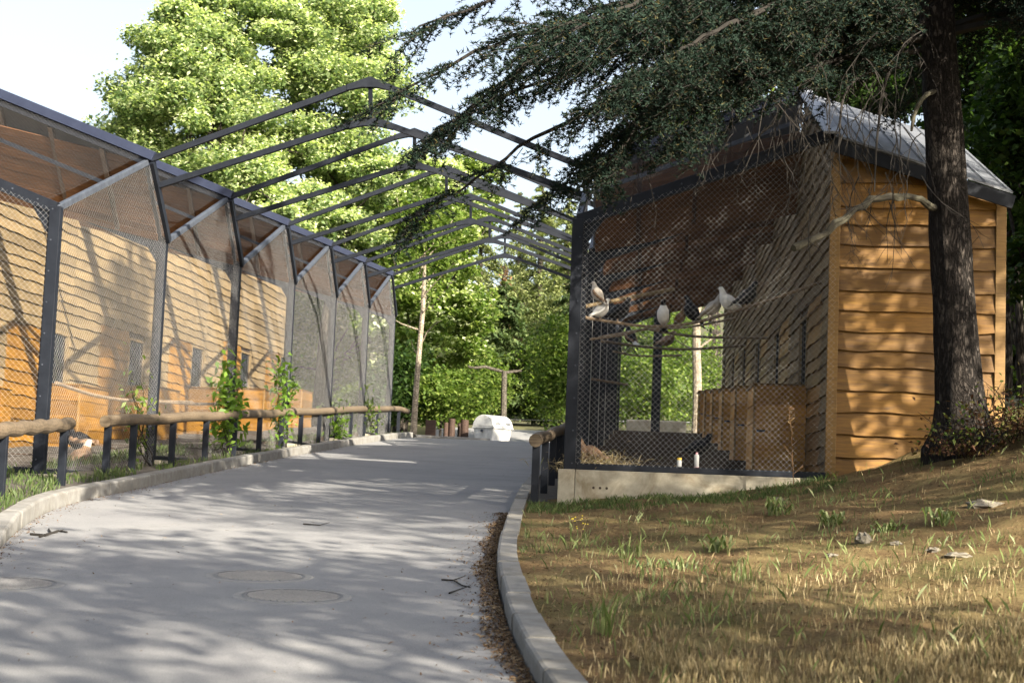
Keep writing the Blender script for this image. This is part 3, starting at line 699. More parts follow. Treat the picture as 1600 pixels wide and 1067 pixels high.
RIGHT = aviary(1, -0.96, 'timber aviary right of the lane with an orange plank hut end and pigeons behind mesh', 0.55, 2.65, 0.075, None)
LEFT = aviary(-1, -8.0, 'long timber aviary left of the lane with a tall mesh front and saw-tooth roof', 0.22, 3.5, 0.078, lambda y: SLOPE*y + 0.15)

# ------------------------------------------------------------------ gable frames over the lane
def canopy():
    o = thing('canopy_frame', '', 'steel frame', (-4.48, Y0 + TR, SLOPE*(Y0+TR)), 0, 'gabled steel frames over the lane')
    hw = 3.52; S = MT['steel']; ha, hl = 6.35, 5.78; e = HT - 0.02; l_y, l_h = 0.36, HT - 0.40
    for sg in (-1, 1):
        m = MB(); m.beam((sg*hw, 0, e), (sg*0.20, 0, ha - 0.075), 0.07, 0.09); m.build('upper_beam', S, o)
        m = MB(); m.beam((sg*hw, l_y, l_h + SLOPE*l_y), (sg*0.20, 0.20, hl - 0.07), 0.07, 0.09); m.build('lower_beam', S, o)
    for z, y in ((ha, 0), (hl, 0.2)):
        m = MB()
        a = [(-0.36, z-0.185), (0, z-0.05), (0.36, z-0.185), (0.36, z-0.05-.04), (0.0, z+0.05), (-0.36, z-0.09)]
        a = [(-0.36, z-0.18), (-0.12, z-0.125), (0.12, z-0.125), (0.36, z-0.18), (0.36, z-0.09), (0, z+0.045), (-0.36, z-0.09)]
        n = len(a); vs = [(x, y-0.045, q) for x, q in a] + [(x, y+0.045, q) for x, q in a]
        m.add(vs, [tuple(range(n)), tuple(reversed(range(n, 2*n)))] + [(k, k+n, (k+1) % n + n, (k+1) % n) for k in range(n)]); m.build('apex_plate', S, o)
    m = MB(); m.beam((0, 0.02, ha-0.12), (0, 0.18, hl+0.03), 0.06, 0.06, (0,1,0)); m.build('king_post', S, o)
    return o
cf = canopy(); names = ['nearest', 'second', 'third', 'fourth', 'fifth', 'farthest']
for i in range(NB):
    c = cf if i == 0 else copy_tree(cf)
    y = Y0 + i*BAY + TR; c.location = (-4.48, y, SLOPE*y)
    c['label'] = ('nearest and largest gabled steel frame spanning the lane' if i == 0 else
                  'farthest and smallest gabled steel frame spanning the lane' if i == 5 else
                  names[i] + ' gabled steel frame over the lane, counted from the camera')

# ------------------------------------------------------------------ log rails
def log_rail(name, label, pts, post_ts, rr=0.085, h=0.9, zf=None):
    """pts: ground line (x,y); post_ts: y of posts"""
    zf = zf or (lambda x, y: left_z(x, y))
    x0, y0 = pts[0]; L0 = Vector((x0, y0, gz(y0)))
    o = thing(name, label, 'log railing', L0, 0, 'log railings along the lane')
    P = []; n = 26
    for k in range(n + 1):
        t = k/n * (len(pts)-1); i = min(int(t), len(pts)-2); f = t - i
        x = pts[i][0]*(1-f) + pts[i+1][0]*f; y = pts[i][1]*(1-f) + pts[i+1][1]*f
        P.append(Vector((x, y, gz(y) + h + 0.012*math.sin(k*1.3))) - L0)
    m = MB(); m.tube(P, [rr*(1+0.02*math.sin(k*2.1)) for k in range(n+1)], 14); m.build('log', MT['rail_wood'], o, smooth=False)
    for y in post_ts:
        x = float(np.interp(y, [q[1] for q in pts], [q[0] for q in pts])); g = gz(y)
        m = MB(); m.beam((x-L0.x, y-L0.y, g-L0.z-0.1), (x-L0.x, y-L0.y, g-L0.z+h-rr*0.7), 0.10, 0.06, (0,1,0)); m.build('post', MT['steel'], o, bevel=0.004)
    return o
log_rail('log_railing', 'short log rail on two steel posts at the left edge of the photo', [(-6.95,16.0),(-7.42,19.7)], [16.75, 19.45])
log_rail('log_railing', 'long weathered log rail on many posts in front of the left aviary', [(-7.62,21.6),(-7.75,28),(-7.9,36),(-7.95,52.0)], [21.75, 22.95] + [25.05+2.08*k for k in range(13)])
log_rail('log_railing', 'log rail with a round cut end right of the lane, beside the pigeon aviary', [(-1.40,20.05),(-1.45,30),(-1.7,44)], [20.3+2.0*k for k in range(12)])

# ------------------------------------------------------------------ foliage tools
def rand_unit(n): 
    v = rng.normal(size=(n, 3)); return v / np.linalg.norm(v, axis=1, keepdims=True)
def leaf_quads(C, size, aspect=0.6, upb=0.5, var=0.35):
    n = len(C); nrm = rand_unit(n); nrm[:, 2] = np.abs(nrm[:, 2]) + upb; nrm /= np.linalg.norm(nrm, axis=1, keepdims=True)
    a = np.cross(nrm, rand_unit(n)); a /= np.linalg.norm(a, axis=1, keepdims=True) + 1e-9; b = np.cross(nrm, a)
    s = (size * (1 + rng.uniform(-var, var, n)))[:, None]
    dr = np.array([0, 0, -0.25]) * s
    V = np.stack([C - a*s*.5, C + b*s*aspect*.5 - a*s*.05, C + a*s*.5 + dr, C - b*s*aspect*.5 - a*s*.05], 1)
    return V.reshape(-1, 3)
def clump_points(c, r, nclump, nleaf, crad, flat=0.6, shell=0.45, rotz=None):
    """leaf positions in clumps spread through an ellipsoid"""
    d = rand_unit(nclump); rr = (shell + (1-shell)*rng.random(nclump)) ; K = np.array(c) + d * rr[:, None] * np.array(r)
    w = rng.uniform(0.55, 1.35, nclump)
    idx = rng.integers(0, nclump, nleaf); P = rng.normal(size=(nleaf, 3)); P /= np.maximum(1, np.linalg.norm(P, axis=1, keepdims=True)/1.7)
    return K[idx] + P * (crad * w[idx])[:, None] * np.array([1, 1, flat]), K
def limb(m, a, b, r0, r1, n=5, bend=0.12, sides=6):
    a, b = Vector(a), Vector(b); L = (b-a).length; pts = []
    off = Vector((random.uniform(-1,1), random.uniform(-1,1), random.uniform(-.3,1)))*L*bend
    for k in range(n+1):
        t = k/n; pts.append(a.lerp(b, t) + off*math.sin(PI*t) + Vector((random.uniform(-1,1), random.uniform(-1,1), 0))*L*0.015)
    m.tube(pts, [r0 + (r1-r0)*(k/n) for k in range(n+1)], sides)
def broad_tree(name, label, cat, base, crowns, nleaf, lsize, mats, trunk_r, bark_m, group=None, clump=0.2, ncl=70, upb=0.5, extra=None, limbs=14, flat=0.55):
    """crowns: list of (centre, radii); leaves, trunk, limbs"""
    base = Vector(base); o = thing(name, label, cat, base, 0, group)
    tot = sum(r[0]*r[1]*r[2] for _, r in crowns) ; allK = []; pts = []
    for c, r in crowns:
        f = r[0]*r[1]*r[2]/tot; P, K = clump_points(c, r, max(6, int(ncl*f)), int(nleaf*f), clump*max(r[0], r[2]), flat); pts.append(P); allK.append(K)
    P = np.concatenate(pts); K = np.concatenate(allK)
    np_mesh('crown', leaf_quads(P, lsize, 0.7, upb) - np.array(base), 4, mats[0], o)
    if extra:
        frac, size, matx = extra
        nn = int(len(P)*frac); Q = P[rng.integers(0, len(P), nn)] + rng.normal(size=(nn, 3))*np.array([.2,.2,.05]) + np.array([0,0,lsize*0.7])
        np_mesh('blossom', leaf_quads(Q, size, 0.75, 1.2) - np.array(base), 4, matx, o)
    m = MB(); top = Vector(np.mean([c for c, r in crowns], axis=0)); tp = Vector((top.x, top.y, top.z + crowns[0][1][2]*0.4)) - base
    lean = [Vector((0,0,-0.3)), Vector((tp.x*0.1, tp.y*0.1, tp.z*0.3)), Vector((tp.x*0.5, tp.y*0.5, tp.z*0.6)), tp]
    m.tube(lean, [trunk_r*1.25, trunk_r, trunk_r*0.7, trunk_r*0.2], 9)
    m.build('trunk', bark_m, o, smooth=True)
    m = MB()
    for k in range(min(limbs, len(K))):
        q = Vector(K[rng.integers(0, len(K))]) - base; t = random.uniform(0.35, 0.85); a = lean[1].lerp(tp, t) if t > 0.5 else lean[1].lerp(lean[2], t)
        a = Vector((tp.x*t*t, tp.y*t*t, tp.z*t*0.9)); limb(m, a, q, trunk_r*0.35*(1.2-t), trunk_r*0.06, 5)
    stuff(m.build('limbs', bark_m, o))
    return o
def crown_at(px, py, Y, rx, ry, rd=None):
    c = at(px, py, Y); k = Y/LENS_PX; return (tuple(c), (rx*k, (rd or rx)*k, ry*k))
def ground_at(px, Y):
    p_ = at(px, 650, Y); return (p_.x, Y, terrain_z(p_.x, Y))
def conifer(name, label, base, H, R, n, lsize, mat, bark_m, group=None, tiers=16, droop=0.25, low=0.12):
    base = Vector(base); o = thing(name, label, 'conifer', base, 0, group); P = []
    m = MB(); m.tube([(0,0,-.3),(0,0,H*.5),(0,0,H)], [H*.02+.05, H*.013+.03, .02], 7); m.build('trunk', bark_m, o)
    mb = MB()
    nb = tiers*6
    for k in range(nb):
        t = low + (1-low)*(k+random.random())/nb; L = R*(1-t)**0.8*random.uniform(0.65, 1.1) + 0.15; a = random.uniform(0, 2*PI)
        tip = Vector((math.cos(a)*L, math.sin(a)*L, H*t - L*droop)); st = Vector((0,0,H*t))
        if k % 2 == 0: mb.tube([st, st.lerp(tip, .5)+Vector((0,0,L*.06)), tip], [.05, .03, .01], 4)
        c = max(4, int(n/nb*L/R*1.8)); u = rng.random(c)**0.7
        q = np.array(st) + (np.array(tip)-np.array(st))*u[:,None] + np.array([0,0,L*.1])*np.sin(u*PI)[:,None] + rng.normal(size=(c,3))*np.array([.13,.13,.05])*max(.5, L)
        P.append(q)
    mb.build('limbs', bark_m, o)
    np_mesh('crown', leaf_quads(np.concatenate(P), lsize, 0.4, 0.6), 4, mat, o); return o

# ------------------------------------------------------------------ cedar
def needle_tris(C, L=0.050, w=0.0075, per=6):
    n = len(C)*per; c = np.repeat(C, per, 0); d = rand_unit(n); d[:, 2] = d[:, 2]*0.75 + 0.15
    s = np.cross(d, rand_unit(n)); s /= np.linalg.norm(s, axis=1, keepdims=True) + 1e-9
    l = (L*rng.uniform(.7, 1.25, n))[:, None]
    return np.stack([c - s*w, c + s*w, c + d*l], 1).reshape(-1, 3)
CB = Vector((3.73, 18.8, lawn_z(3.73, 18.8)))
cedar = thing('cedar_tree', 'large cedar with dark drooping needle boughs standing before the orange hut wall', 'tree', CB)
m = MB(); top = at(1462, 0, 18.8); pts = []
NT = 60
for k in range(NT + 1):
    t = k/NT; z = CB.z - 0.25 + t*15.5; q = (z - CB.z)/(top.z - CB.z)
    pts.append(Vector((CB.x + (top.x - CB.x)*q, 18.8 + 0.05*math.sin(q*3), z)) - CB)
rad = [0.265 + 0.16*math.exp(-max(0, (p_.z))/0.28) - 0.0115*p_.z for p_ in pts]
NS = 40; vs = []; fs = []
for k, p_ in enumerate(pts):
    for j in range(NS):
        a = 2*PI*j/NS
        r = rad[k]*(1 + 0.05*math.sin(3*a+p_.z*0.6) + 0.035*math.sin(9*a + 1.3*math.sin(p_.z*3.0)) + 0.028*math.sin(17*a + 2.0*math.sin(p_.z*2.1)) + random.uniform(-.022, .022)) + 0.08*math.exp(-max(0, p_.z)/0.25)*max(0, math.sin(4*a+1))
        vs.append(p_ + Vector((math.cos(a)*r, math.sin(a)*r, 0)))
for k in range(NT):
    for j in range(NS): fs.append((k*NS+j, k*NS+(j+1) % NS, (k+1)*NS+(j+1) % NS, (k+1)*NS+j))
m.add(vs, fs); m.build('trunk', MT['bark'], cedar, smooth=True)
boughs = [
 ([(1445,-140,18.8),(1150,-80,17.2),(850,5,15.6),(620,62,14.6)], .09, 42, 1.0),
 ([(1445,-60,18.8),(1100,0,17.3),(800,90,15.8),(590,165,14.9)], .09, 46, 1.0),
 ([(1440,10,18.8),(1150,60,17.6),(880,140,16.4),(650,225,15.8)], .08, 46, 1.0),
 ([(1440,60,18.8),(1100,110,17.6),(900,215,16.9),(740,300,16.4),(640,345,16.2)], .07, 40, .85),
 ([(1440,60,18.8),(1150,140,18.0),(980,225,17.5),(850,320,17.2)], .07, 40, .9),
 ([(1440,20,18.8),(1150,90,17.1),(1050,165,16.5),(945,265,16.1)], .07, 44, .9),
 ([(1440,80,18.8),(1220,140,17.8),(1120,180,17.3),(1060,230,17.0)], .06, 36, .8),
 ([(1445,-220,18.8),(1200,-60,16.2),(1010,25,14.2),(850,70,13.2)], .08, 50, 1.0),
 ([(1440,-40,18.8),(1250,20,16.4),(1100,90,15.2),(930,160,14.2)], .07, 50, 1.0),
 ([(1440,-20,18.8),(1250,-10,17.4),(1050,60,16.2),(820,130,15.4),(700,200,15.0)], .07, 44, 1.0),
 ([(1440,-80,18.8),(1220,-30,17.0),(1100,20,16.0),(980,60,15.2),(800,40,14.4)], .07, 44, 1.1),
 ([(1440,40,18.8),(1300,40,18.2),(1240,75,17.8),(1200,115,17.6)], .05, 24, .6),
 ([(1470,-40,18.8),(1560,0,18.9),(1640,40,19.0)], .06, 22, .8),
 ([(1440,-320,18.8),(1250,-190,17.2),(1000,-110,15.6),(760,-60,14.4)], .09, 46, 1.2),
 ([(1440,100,18.8),(1200,95,18.3),(1060,150,18.0),(925,240,17.8)], .05, 34, .8),
]
TW = MB(); TP = []
def spray(a, d, L, up, tp, depth=0):
    """one drooping branchlet with its twigs; records needle positions"""
    n = max(4, int(L/0.11)); pts = [a.copy()]; cur = a.copy(); dv = d.normalized()
    for k in range(n):
        dv = (dv + Vector((random.uniform(-.10,.10), random.uniform(-.10,.10), random.uniform(-.07,.03) - 0.035*(k/n)))).normalized(); cur = cur + dv*(L/n); pts.append(cur.copy())
    TW.tube(pts, [max(.0025, .011*L*(1 - .85*k/n)) for k in range(n+1)], 3, cap=False)
    for k in range(1, n+1):
        if depth == 0 and k >= 1 and L > 0.35:
            for sg in (-1, 1):
                if random.random() < 0.8:
                    sd = dv.cross(Vector((0,0,1))).normalized()*sg; dd = (dv*0.7 + sd*random.uniform(.5, 1.0) + Vector((0,0,random.uniform(-.35,.05)))).normalized()
                    spray(pts[k], dd, random.uniform(.14, .42)*(1.15 - .6*k/n), up, tp, 1)
    seg = 0.034
    for k in range(n):
        c = max(1, int((pts[k+1]-pts[k]).length/seg))
        for j in range(c):
            if k == 0 and depth == 0: continue
            q = pts[k].lerp(pts[k+1], (j+random.random())/c); tp.append((q.x + random.uniform(-.012,.012), q.y + random.uniform(-.012,.012), q.z + 0.012 + random.uniform(-.008,.012)))
for ptsP, r0, nb, sc in boughs:
    P = [at(*q) for q in ptsP]; curve = [Vector(q) for q in smooth_curve([tuple(q) for q in P], 28)]
    TW.tube([q + Vector((random.uniform(-.03,.03), random.uniform(-.03,.03), random.uniform(-.04,.04) + .22*math.sin(PI*k/27))) for k, q in enumerate(curve)], [r0*.62*(1 - .9*(k/27)) for k in range(28)], 6)
    for b in range(int(nb*1.9)):
        t = 0.06 + 0.94*(b + random.random())/(nb*1.9); i = min(26, int(t*27)); a = curve[i].lerp(curve[i+1], t*27 - i) + Vector((0,0,.22*math.sin(PI*t))); d = (curve[i+1]-curve[i]).normalized()
        sd = d.cross(Vector((0,0,1))).normalized()*random.choice((-1,1)); 
        lft = max(0, min(1, (0.35 - a.x)/2.0))
        if random.random() < lft*0.62: continue
        dd = d*random.uniform(.45, 1.0) + sd*random.uniform(.3, 1.1) + Vector((0,0,random.uniform(-.85,.18)))
        spray(a, dd, random.uniform(.45, 1.15)*sc*(1.15-.5*t), 0, TP)
# boughs around the rest of the trunk, out of view, added to shade the aviaries
for k in range(73):
    a = random.uniform(-0.7, 2.6); z = random.uniform(5.5, 10.0); L = random.uniform(2.2, 4.2)
    if k >= 34: a = random.uniform(-.7, .9); z = random.uniform(5.7, 8.4); L = random.uniform(1.6, 3.0)
    if k >= 62: a = random.uniform(-1.35, -.55); z = random.uniform(5.0, 6.9); L = random.uniform(1.8, 3.6)
    elif k >= 48: a = random.uniform(0, 6.28); z = random.uniform(10.5, 14.5); L = random.uniform(1.6, 2.8)
    pass
    s0 = Vector((3.55, 18.8, CB.z + z)); e = s0 + Vector((math.cos(a)*L, math.sin(a)*L*0.6, -0.25*L))
    curve = [s0.lerp(e, q/12) + Vector((0,0,.3*math.sin(PI*q/12))) for q in range(13)]
    TW.tube(curve, [.06*(1-.85*q/12) for q in range(13)], 5)
    for b in range(22):
        t = .2 + .8*(b+random.random())/22; i = min(11, int(t*12)); d = (curve[i+1]-curve[i]).normalized(); sd = d.cross(Vector((0,0,1))).normalized()*random.choice((-1,1))
        spray(curve[i], d*random.uniform(.4,1) + sd*random.uniform(.3,1) + Vector((0,0,random.uniform(-.4,.1))), random.uniform(.5,.95), 0, TP)
TPa = np.array(TP)
np_mesh('crown', needle_tris(TPa) - np.array(CB), 3, MT['needles'], cedar)
TW.v = [(x-CB.x, y-CB.y, z-CB.z) for x, y, z in TW.v]; TW.build('limbs', MT['twig'], cedar)
# bare hanging twigs
m = MB()
for k in range(150):
    px = random.choice((random.uniform(1185, 1330), random.uniform(1240, 1450), random.uniform(960, 1180), random.uniform(1250,1440))); py = random.uniform(20, 330) if px > 1250 else random.uniform(40, 230); Yq = random.uniform(17.4, 18.6)
    q = at(px, py, Yq) - CB; L = random.uniform(.35, 1.25); n = 8; dv = Vector((random.uniform(-.7,.5), random.uniform(-.5,.5), -0.5)).normalized(); pts = [q.copy()]
    for j in range(n):
        dv = (dv + Vector((random.uniform(-.3,.3), random.uniform(-.2,.2), random.uniform(-.35,.1)))).normalized(); q = q + dv*L/n; pts.append(q.copy())
        if j > 1 and random.random() < .75:
            e = q + (dv + Vector((random.uniform(-1,1), random.uniform(-.6,.6), random.uniform(-.6,.3)))).normalized()*random.uniform(.08, .3); m.tube([q, q.lerp(e, .5) + Vector((0,0,random.uniform(-.03,.03))), e], [.0035, .003, .0015], 3, False)
    m.tube(pts, [.009*(1 - .8*j/n) for j in range(n+1)], 4)
for P in ([(1440,60,18.7),(1340,80,18.3),(1290,120,18.0),(1272,152,17.8)], [(1445,30,18.7),(1390,110,18.2),(1372,200,18.0),(1366,300,17.9)], [(1440,100,18.7),(1330,130,18.2),(1310,230,17.9)]):
    m.tube([Vector(q) - CB for q in smooth_curve([tuple(at(*q)) for q in P], 14)], [.028*(1 - .75*j/13) for j in range(14)], 6)
m.build('dead_twigs', MT['twig'], cedar)
m = MB(); c = smooth_curve([tuple(at(*q)) for q in [(1465,328,18.75),(1420,308,18.4),(1375,308,18.2),(1335,330,18.0),(1290,362,17.8),(1238,390,17.6)]], 16)
m.tube([Vector(q) - CB + Vector((random.uniform(-.02,.02),0,random.uniform(-.025,.025))) for q in c], [.042 + .007*math.sin(j*1.9) for j in range(16)], 9, wob=.10)
c = smooth_curve([tuple(at(*q)) for q in [(1465,142,18.7),(1445,150,18.5),(1430,175,18.4),(1424,205,18.35)]], 8); m.tube([Vector(q) - CB for q in c], [.028,.03,.029,.027,.025,.022,.02,.015], 7, wob=.06)
m.build('broken_branch', MT['mossy'], cedar)

# ------------------------------------------------------------------ trees behind
BT = 'broad-leaved trees behind the lane'
cr = [crown_at(300,200,60,135,190), crown_at(250,330,59,100,90), crown_at(360,60,61,130,120), crown_at(390,330,60,110,100)]
broad_tree('linden_tree', 'tall sunlit linden with pale yellow blossom, left one, above the left aviary roof', 'tree', ground_at(320,60), cr, 76000, 0.20, (MT['linden'],), .32, MT['bark_dark'], BT, .115, 300, extra=(.95, .16, MT['bract']))
cr = [crown_at(520,120,64,110,190), crown_at(470,300,63,130,120), crown_at(600,330,64,100,110), crown_at(560,20,65,70,90), crown_at(685,285,66,62,55)]
broad_tree('linden_tree', 'tall sunlit linden rising behind the steel frames, with pale yellow blossom', 'tree', ground_at(500,64), cr, 76000, 0.20, (MT['linden'],), .32, MT['bark_dark'], BT, .115, 300, extra=(.95, .16, MT['bract']))
cr = [crown_at(655,380,66,110,120), crown_at(725,310,70,65,90), crown_at(640,520,62,80,90), crown_at(700,500,66,80,100)]
broad_tree('maple_tree', 'leafy green tree left of the lane end, behind the pale slender trunk', 'tree', ground_at(625,62), cr, 40000, 0.22, (MT['leaf_mid'],), .26, MT['bark_dark'], BT, .14, 190, extra=(.22, .19, MT['bract']))  # pale bract flecks here stand in for sunlit leaves, not blossom
cr = [crown_at(600,560,70,90,140), crown_at(500,520,72,120,150), crown_at(420,560,70,90,120)]
broad_tree('maple_tree', 'green tree seen through the far mesh bays of the left aviary', 'tree', ground_at(520,70), cr, 26000, 0.24, (MT['leaf_mid'],), .28, MT['bark_dark'], BT, .2, 80)
# pale slender trunk by the rail end
b = at(645, 690, 53.5); b.z = terrain_z(b.x, 53.5); o = thing('sapling', 'slender pale-barked leaning tree at the far end of the log railing', 'tree', b)
m = MB(); m.tube([Vector((0,0,-.2)), at(648,640,53.5)-b, at(654,560,53.5)-b, at(661,480,53.6)-b, at(664,400,53.8)-b, at(662,330,54)-b], [.13,.105,.09,.08,.05,.02], 8, wob=.06); m.build('trunk', MT['bark_pale'], o)
m = MB()
for k in range(9): limb(m, at(658-k*0.4, 560-k*22, 53.6)-b, at(658+random.uniform(-60,60), 540-k*24+random.uniform(-40,10), 53.6+random.uniform(-1,1))-b, .03, .008)
stuff(m.build('limbs', MT['bark_pale'], o))
P, K = clump_points(at(668,370,53.8), (1.3,1.2,1.7), 26, 3600, .45, .6); np_mesh('crown', leaf_quads(P, .15, .7) - np.array(b), 4, MT['leaf_mid'], o)
# shrubs along the far end
SH = 'shrubs along the far end of the lane'
for (px, py, Y, rx, ry, n, mt, lab) in [
    (690,625,58,60,55,9000,'leaf_mid','bushy green shrub left of the white waste container'),
    (735,605,71,60,65,8000,'leaf_mid','bushy green shrub directly behind the white waste container'),
    (625,600,57,40,70,5000,'leaf_dark','dark shrub beside the end of the left log railing'),
    (858,590,73,45,75,9000,'leaf_mid','mid-green shrub over the cut end of the right log rail'),
    (892,575,58,36,95,9000,'leaf_mid','tall shrub against the corner post of the pigeon aviary'),
    (1000,600,62,70,60,8000,'leaf_mid','green shrub seen through the far end of the pigeon aviary'),
    (1070,560,66,70,110,9000,'leaf_mid','tall shrub seen through mesh beside the pale trunk'),
    (560,640,58,45,45,4000,'leaf_mid','low shrub behind the last mesh bay of the left aviary')]:
    c, r = crown_at(px, py, Y, rx, ry); base = (c[0], Y, terrain_z(c[0], Y))
    broad_tree('shrub', lab, 'shrub', base, [(c, r)], n, .16, (MT[mt],), .05, MT['bark_dark'], SH, .28, 34, limbs=10)
# conifers
CF = 'conifers on the wooded rise beyond the lane'
for (px, pt, Y, R, n, mt, lab) in [
    (790, 440, 74, 2.6, 7000, 'leaf_con', 'dark layered fir reaching over the lane end'),
    (755, 300, 96, 3.4, 8000, 'leaf_pine', 'light green conifer left of the brown dead tree'),
    (850, 262, 108, 4.0, 8000, 'leaf_pine', 'tall pale conifer right of centre, topmost on the rise'),
    (815, 300, 118, 3.6, 7000, 'leaf_pine', 'pale conifer behind the brown dead tree'),
    (890, 300, 100, 3.8, 8000, 'leaf_pine', 'dark conifer beside the corner post of the pigeon aviary'),
    (905, 400, 84, 3.0, 8000, 'leaf_con', 'mid-height conifer low beside the corner post'),
    (700, 330, 112, 4.0, 7000, 'leaf_pine', 'pale conifer showing between the frames, left of the others'),
    (965, 330, 92, 4.0, 8000, 'leaf_con', 'dark conifer behind the pigeon aviary roof edge'),
    (1040, 300, 84, 4.2, 9000, 'leaf_con', 'dark conifer seen through the far end of the pigeon aviary')]:
    t_ = at(px, pt, Y); g = terrain_z(t_.x, Y); conifer('conifer', lab, (t_.x, Y, g), t_.z - g, R*1.15, int(n*2.6), .27, MT[mt], MT['bark_dark'], CF, low=.06)
t_ = at(788, 415, 88); g = terrain_z(t_.x, 88); conifer('dead_conifer', 'brown dead conifer among the green trees beyond the lane', (t_.x, 88, g), t_.z - g, 2.1, 4200, .2, MT['leaf_dead'], MT['bark_dark'])
# woods right of and behind the pigeon aviary
WD = 'dark trees behind the pigeon aviary'
for (px, Y, cs, n, mt, tr, lab) in [
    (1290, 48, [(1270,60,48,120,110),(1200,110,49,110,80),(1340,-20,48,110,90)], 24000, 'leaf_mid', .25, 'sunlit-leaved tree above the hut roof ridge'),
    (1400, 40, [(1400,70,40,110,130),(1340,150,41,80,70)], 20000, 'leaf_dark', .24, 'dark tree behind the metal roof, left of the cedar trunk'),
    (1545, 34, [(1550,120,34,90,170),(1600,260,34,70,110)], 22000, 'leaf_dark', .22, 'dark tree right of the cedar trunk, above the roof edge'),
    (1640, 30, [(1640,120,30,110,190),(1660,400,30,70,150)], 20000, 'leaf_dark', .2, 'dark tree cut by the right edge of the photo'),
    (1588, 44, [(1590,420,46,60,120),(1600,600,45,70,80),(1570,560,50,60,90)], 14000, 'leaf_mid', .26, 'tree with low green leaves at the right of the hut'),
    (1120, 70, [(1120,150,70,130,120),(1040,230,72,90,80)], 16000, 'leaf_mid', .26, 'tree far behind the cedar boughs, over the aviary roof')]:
    c = [crown_at(*q) for q in cs]; g = at(px, 600, Y)
    broad_tree('forest_tree', lab, 'tree', (g.x, Y, gz(min(Y,60)) + 1.0 if Y < 60 else terrain_z(g.x, Y)), c, n, .17, (MT[mt],), tr, MT['bark_dark'], WD, .2, 70, limbs=22)
for (x, y, zc, r, rz_, lab) in [(8.8,22.4,9.6,2.6,2.6,'unseen dense tree standing close right of the pigeon aviary roof'),(1.5,-6,11,4.2,5.5,'unseen tall dense tree behind the viewer, nearest'),(-5.5,-5,11,4.5,5.5,'unseen tall dense tree behind the viewer, left of the nearest'),(6.5,-13,10,5,6,'unseen tall dense tree farther behind the viewer'),(15,24,8,4.2,5.5,'unseen tall dense tree in the wood right of the aviary, nearest'),(19,31,9,5,6,'unseen tall dense tree in the wood right of the aviary, middle'),(15,37,9,4.5,6,'unseen tall dense tree in the wood right of the aviary, farthest'),(-12,2,7,4,5,'unseen dense tree left of the viewer'),(-15,-6,8,5,6,'unseen dense tree left behind the viewer')]:
    broad_tree('forest_tree', lab, 'tree', (x, y, gz(y)), [((x, y, zc + gz(y)), (r, r, rz_))], 9000, .34, (MT['leaf_dark'],), .26, MT['bark_dark'], 'unseen trees added to hold back light', .25, 60, limbs=16)  # unseen trees, added to hold back sky light and sun
for px, Y, r, lab, mt in ((1592, 38, .10, 'slim trunk standing at the right edge behind the hut', 'bark_dark'), (1572, 40, .12, 'thin dark trunk close to the right edge, farther back than its neighbour', 'bark_dark'), (1088, 58, .17, 'pale trunk seen through the far mesh of the pigeon aviary', 'bark_pale')):
    b = at(px, 640, Y); b.z = (gz(min(Y,60)) + .6) if Y < 50 else terrain_z(b.x, Y); o = thing('bare_tree', lab, 'tree', b); m = MB()
    pts = [Vector((0.02*k*math.sin(k), 0, -.4 + k*1.1)) for k in range(12)]; m.tube(pts, [r*(1.15-.05*k) for k in range(12)], 10, wob=.04); m.build('trunk', MT[mt], o)
    m = MB()
    for k in range(8): a = pts[4+k//2]; limb(m, a, a + Vector((random.uniform(-1.6,1.6), random.uniform(-1,1), random.uniform(.3,1.6))), .05, .01)
    m.build('limbs', MT[mt], o)
# trees beside and behind the viewer, whose shade dapples the lane and the grass
for (x, y, zc, r, rz_, n, lab) in [
    (7.4, 1.5, 7.2, 2.6, 2.2, 2300, 'tree beside the viewer casting dappled shade, nearest the lane'),
    (10.5, -3.6, 9.6, 3.0, 2.6, 2800, 'tree right of the viewer casting dappled shade'),
    (10.0, 8.2, 8.6, 2.9, 2.4, 2700, 'tree on the bank right of the grass casting dappled shade'),
    (4.6, -6.5, 8.8, 3.2, 2.8, 3000, 'tree behind the viewer casting dappled shade'),
    (10.2, 13.6, 8.2, 2.0, 1.9, 1100, 'tree right of the cedar, outside the picture'),
    (14.5, 2.5, 12.0, 3.2, 3.0, 2500, 'taller tree farther right of the viewer casting dappled shade')]:
    broad_tree('shade_tree', lab, 'tree', (x, y, gz(y) + .6), [((x, y, zc + gz(y)), (r, r, rz_))], int(n*1.9), .19, (MT['leaf_dark'],), .14, MT['bark_dark'], 'shade trees beside the viewer', .31, 15, limbs=10)

# ------------------------------------------------------------------ plants on the mesh and the grass
def vine(px0, py0, px1, py1, Y, n, size, mt, lab, wx=.28):
    a = at_x(px1, py1, -7.86) ; b = at_x(px0, py0, -7.86); base = Vector((a.x, a.y, left_z(a.x, a.y)))
    o = thing('climbing_plant', lab, 'plant', base, 0, 'climbing plants on the left mesh'); m = MB(); P = []
    for k in range(5):
        q0 = Vector((random.uniform(-.1,.1), random.uniform(-.3,.3), 0)); q1 = b - base + Vector((random.uniform(-.05,.1), random.uniform(-wx,wx)*1.6, random.uniform(-.5,.1)))
        pts = [q0.lerp(q1, t/7) + Vector((.05*math.sin(t+k), .12*math.sin(t*1.3+k), 0)) for t in range(8)]; m.tube(pts, [.012*(1-.1*t) for t in range(8)], 4)
        for t in range(2, 8):
            c = int(n/30); P.append(np.array(pts[t]) + rng.normal(size=(c,3))*np.array([.12, wx, .16]))
    m.build('stems', MT['twig'], o); np_mesh('leaves', leaf_quads(np.concatenate(P), size, .5, .3), 4, MT[mt], o)
vine(350,575,350,705,34,420,.17,'leaf_vine','bright green climbing plant on the third mesh bay, above the log rail',.42)
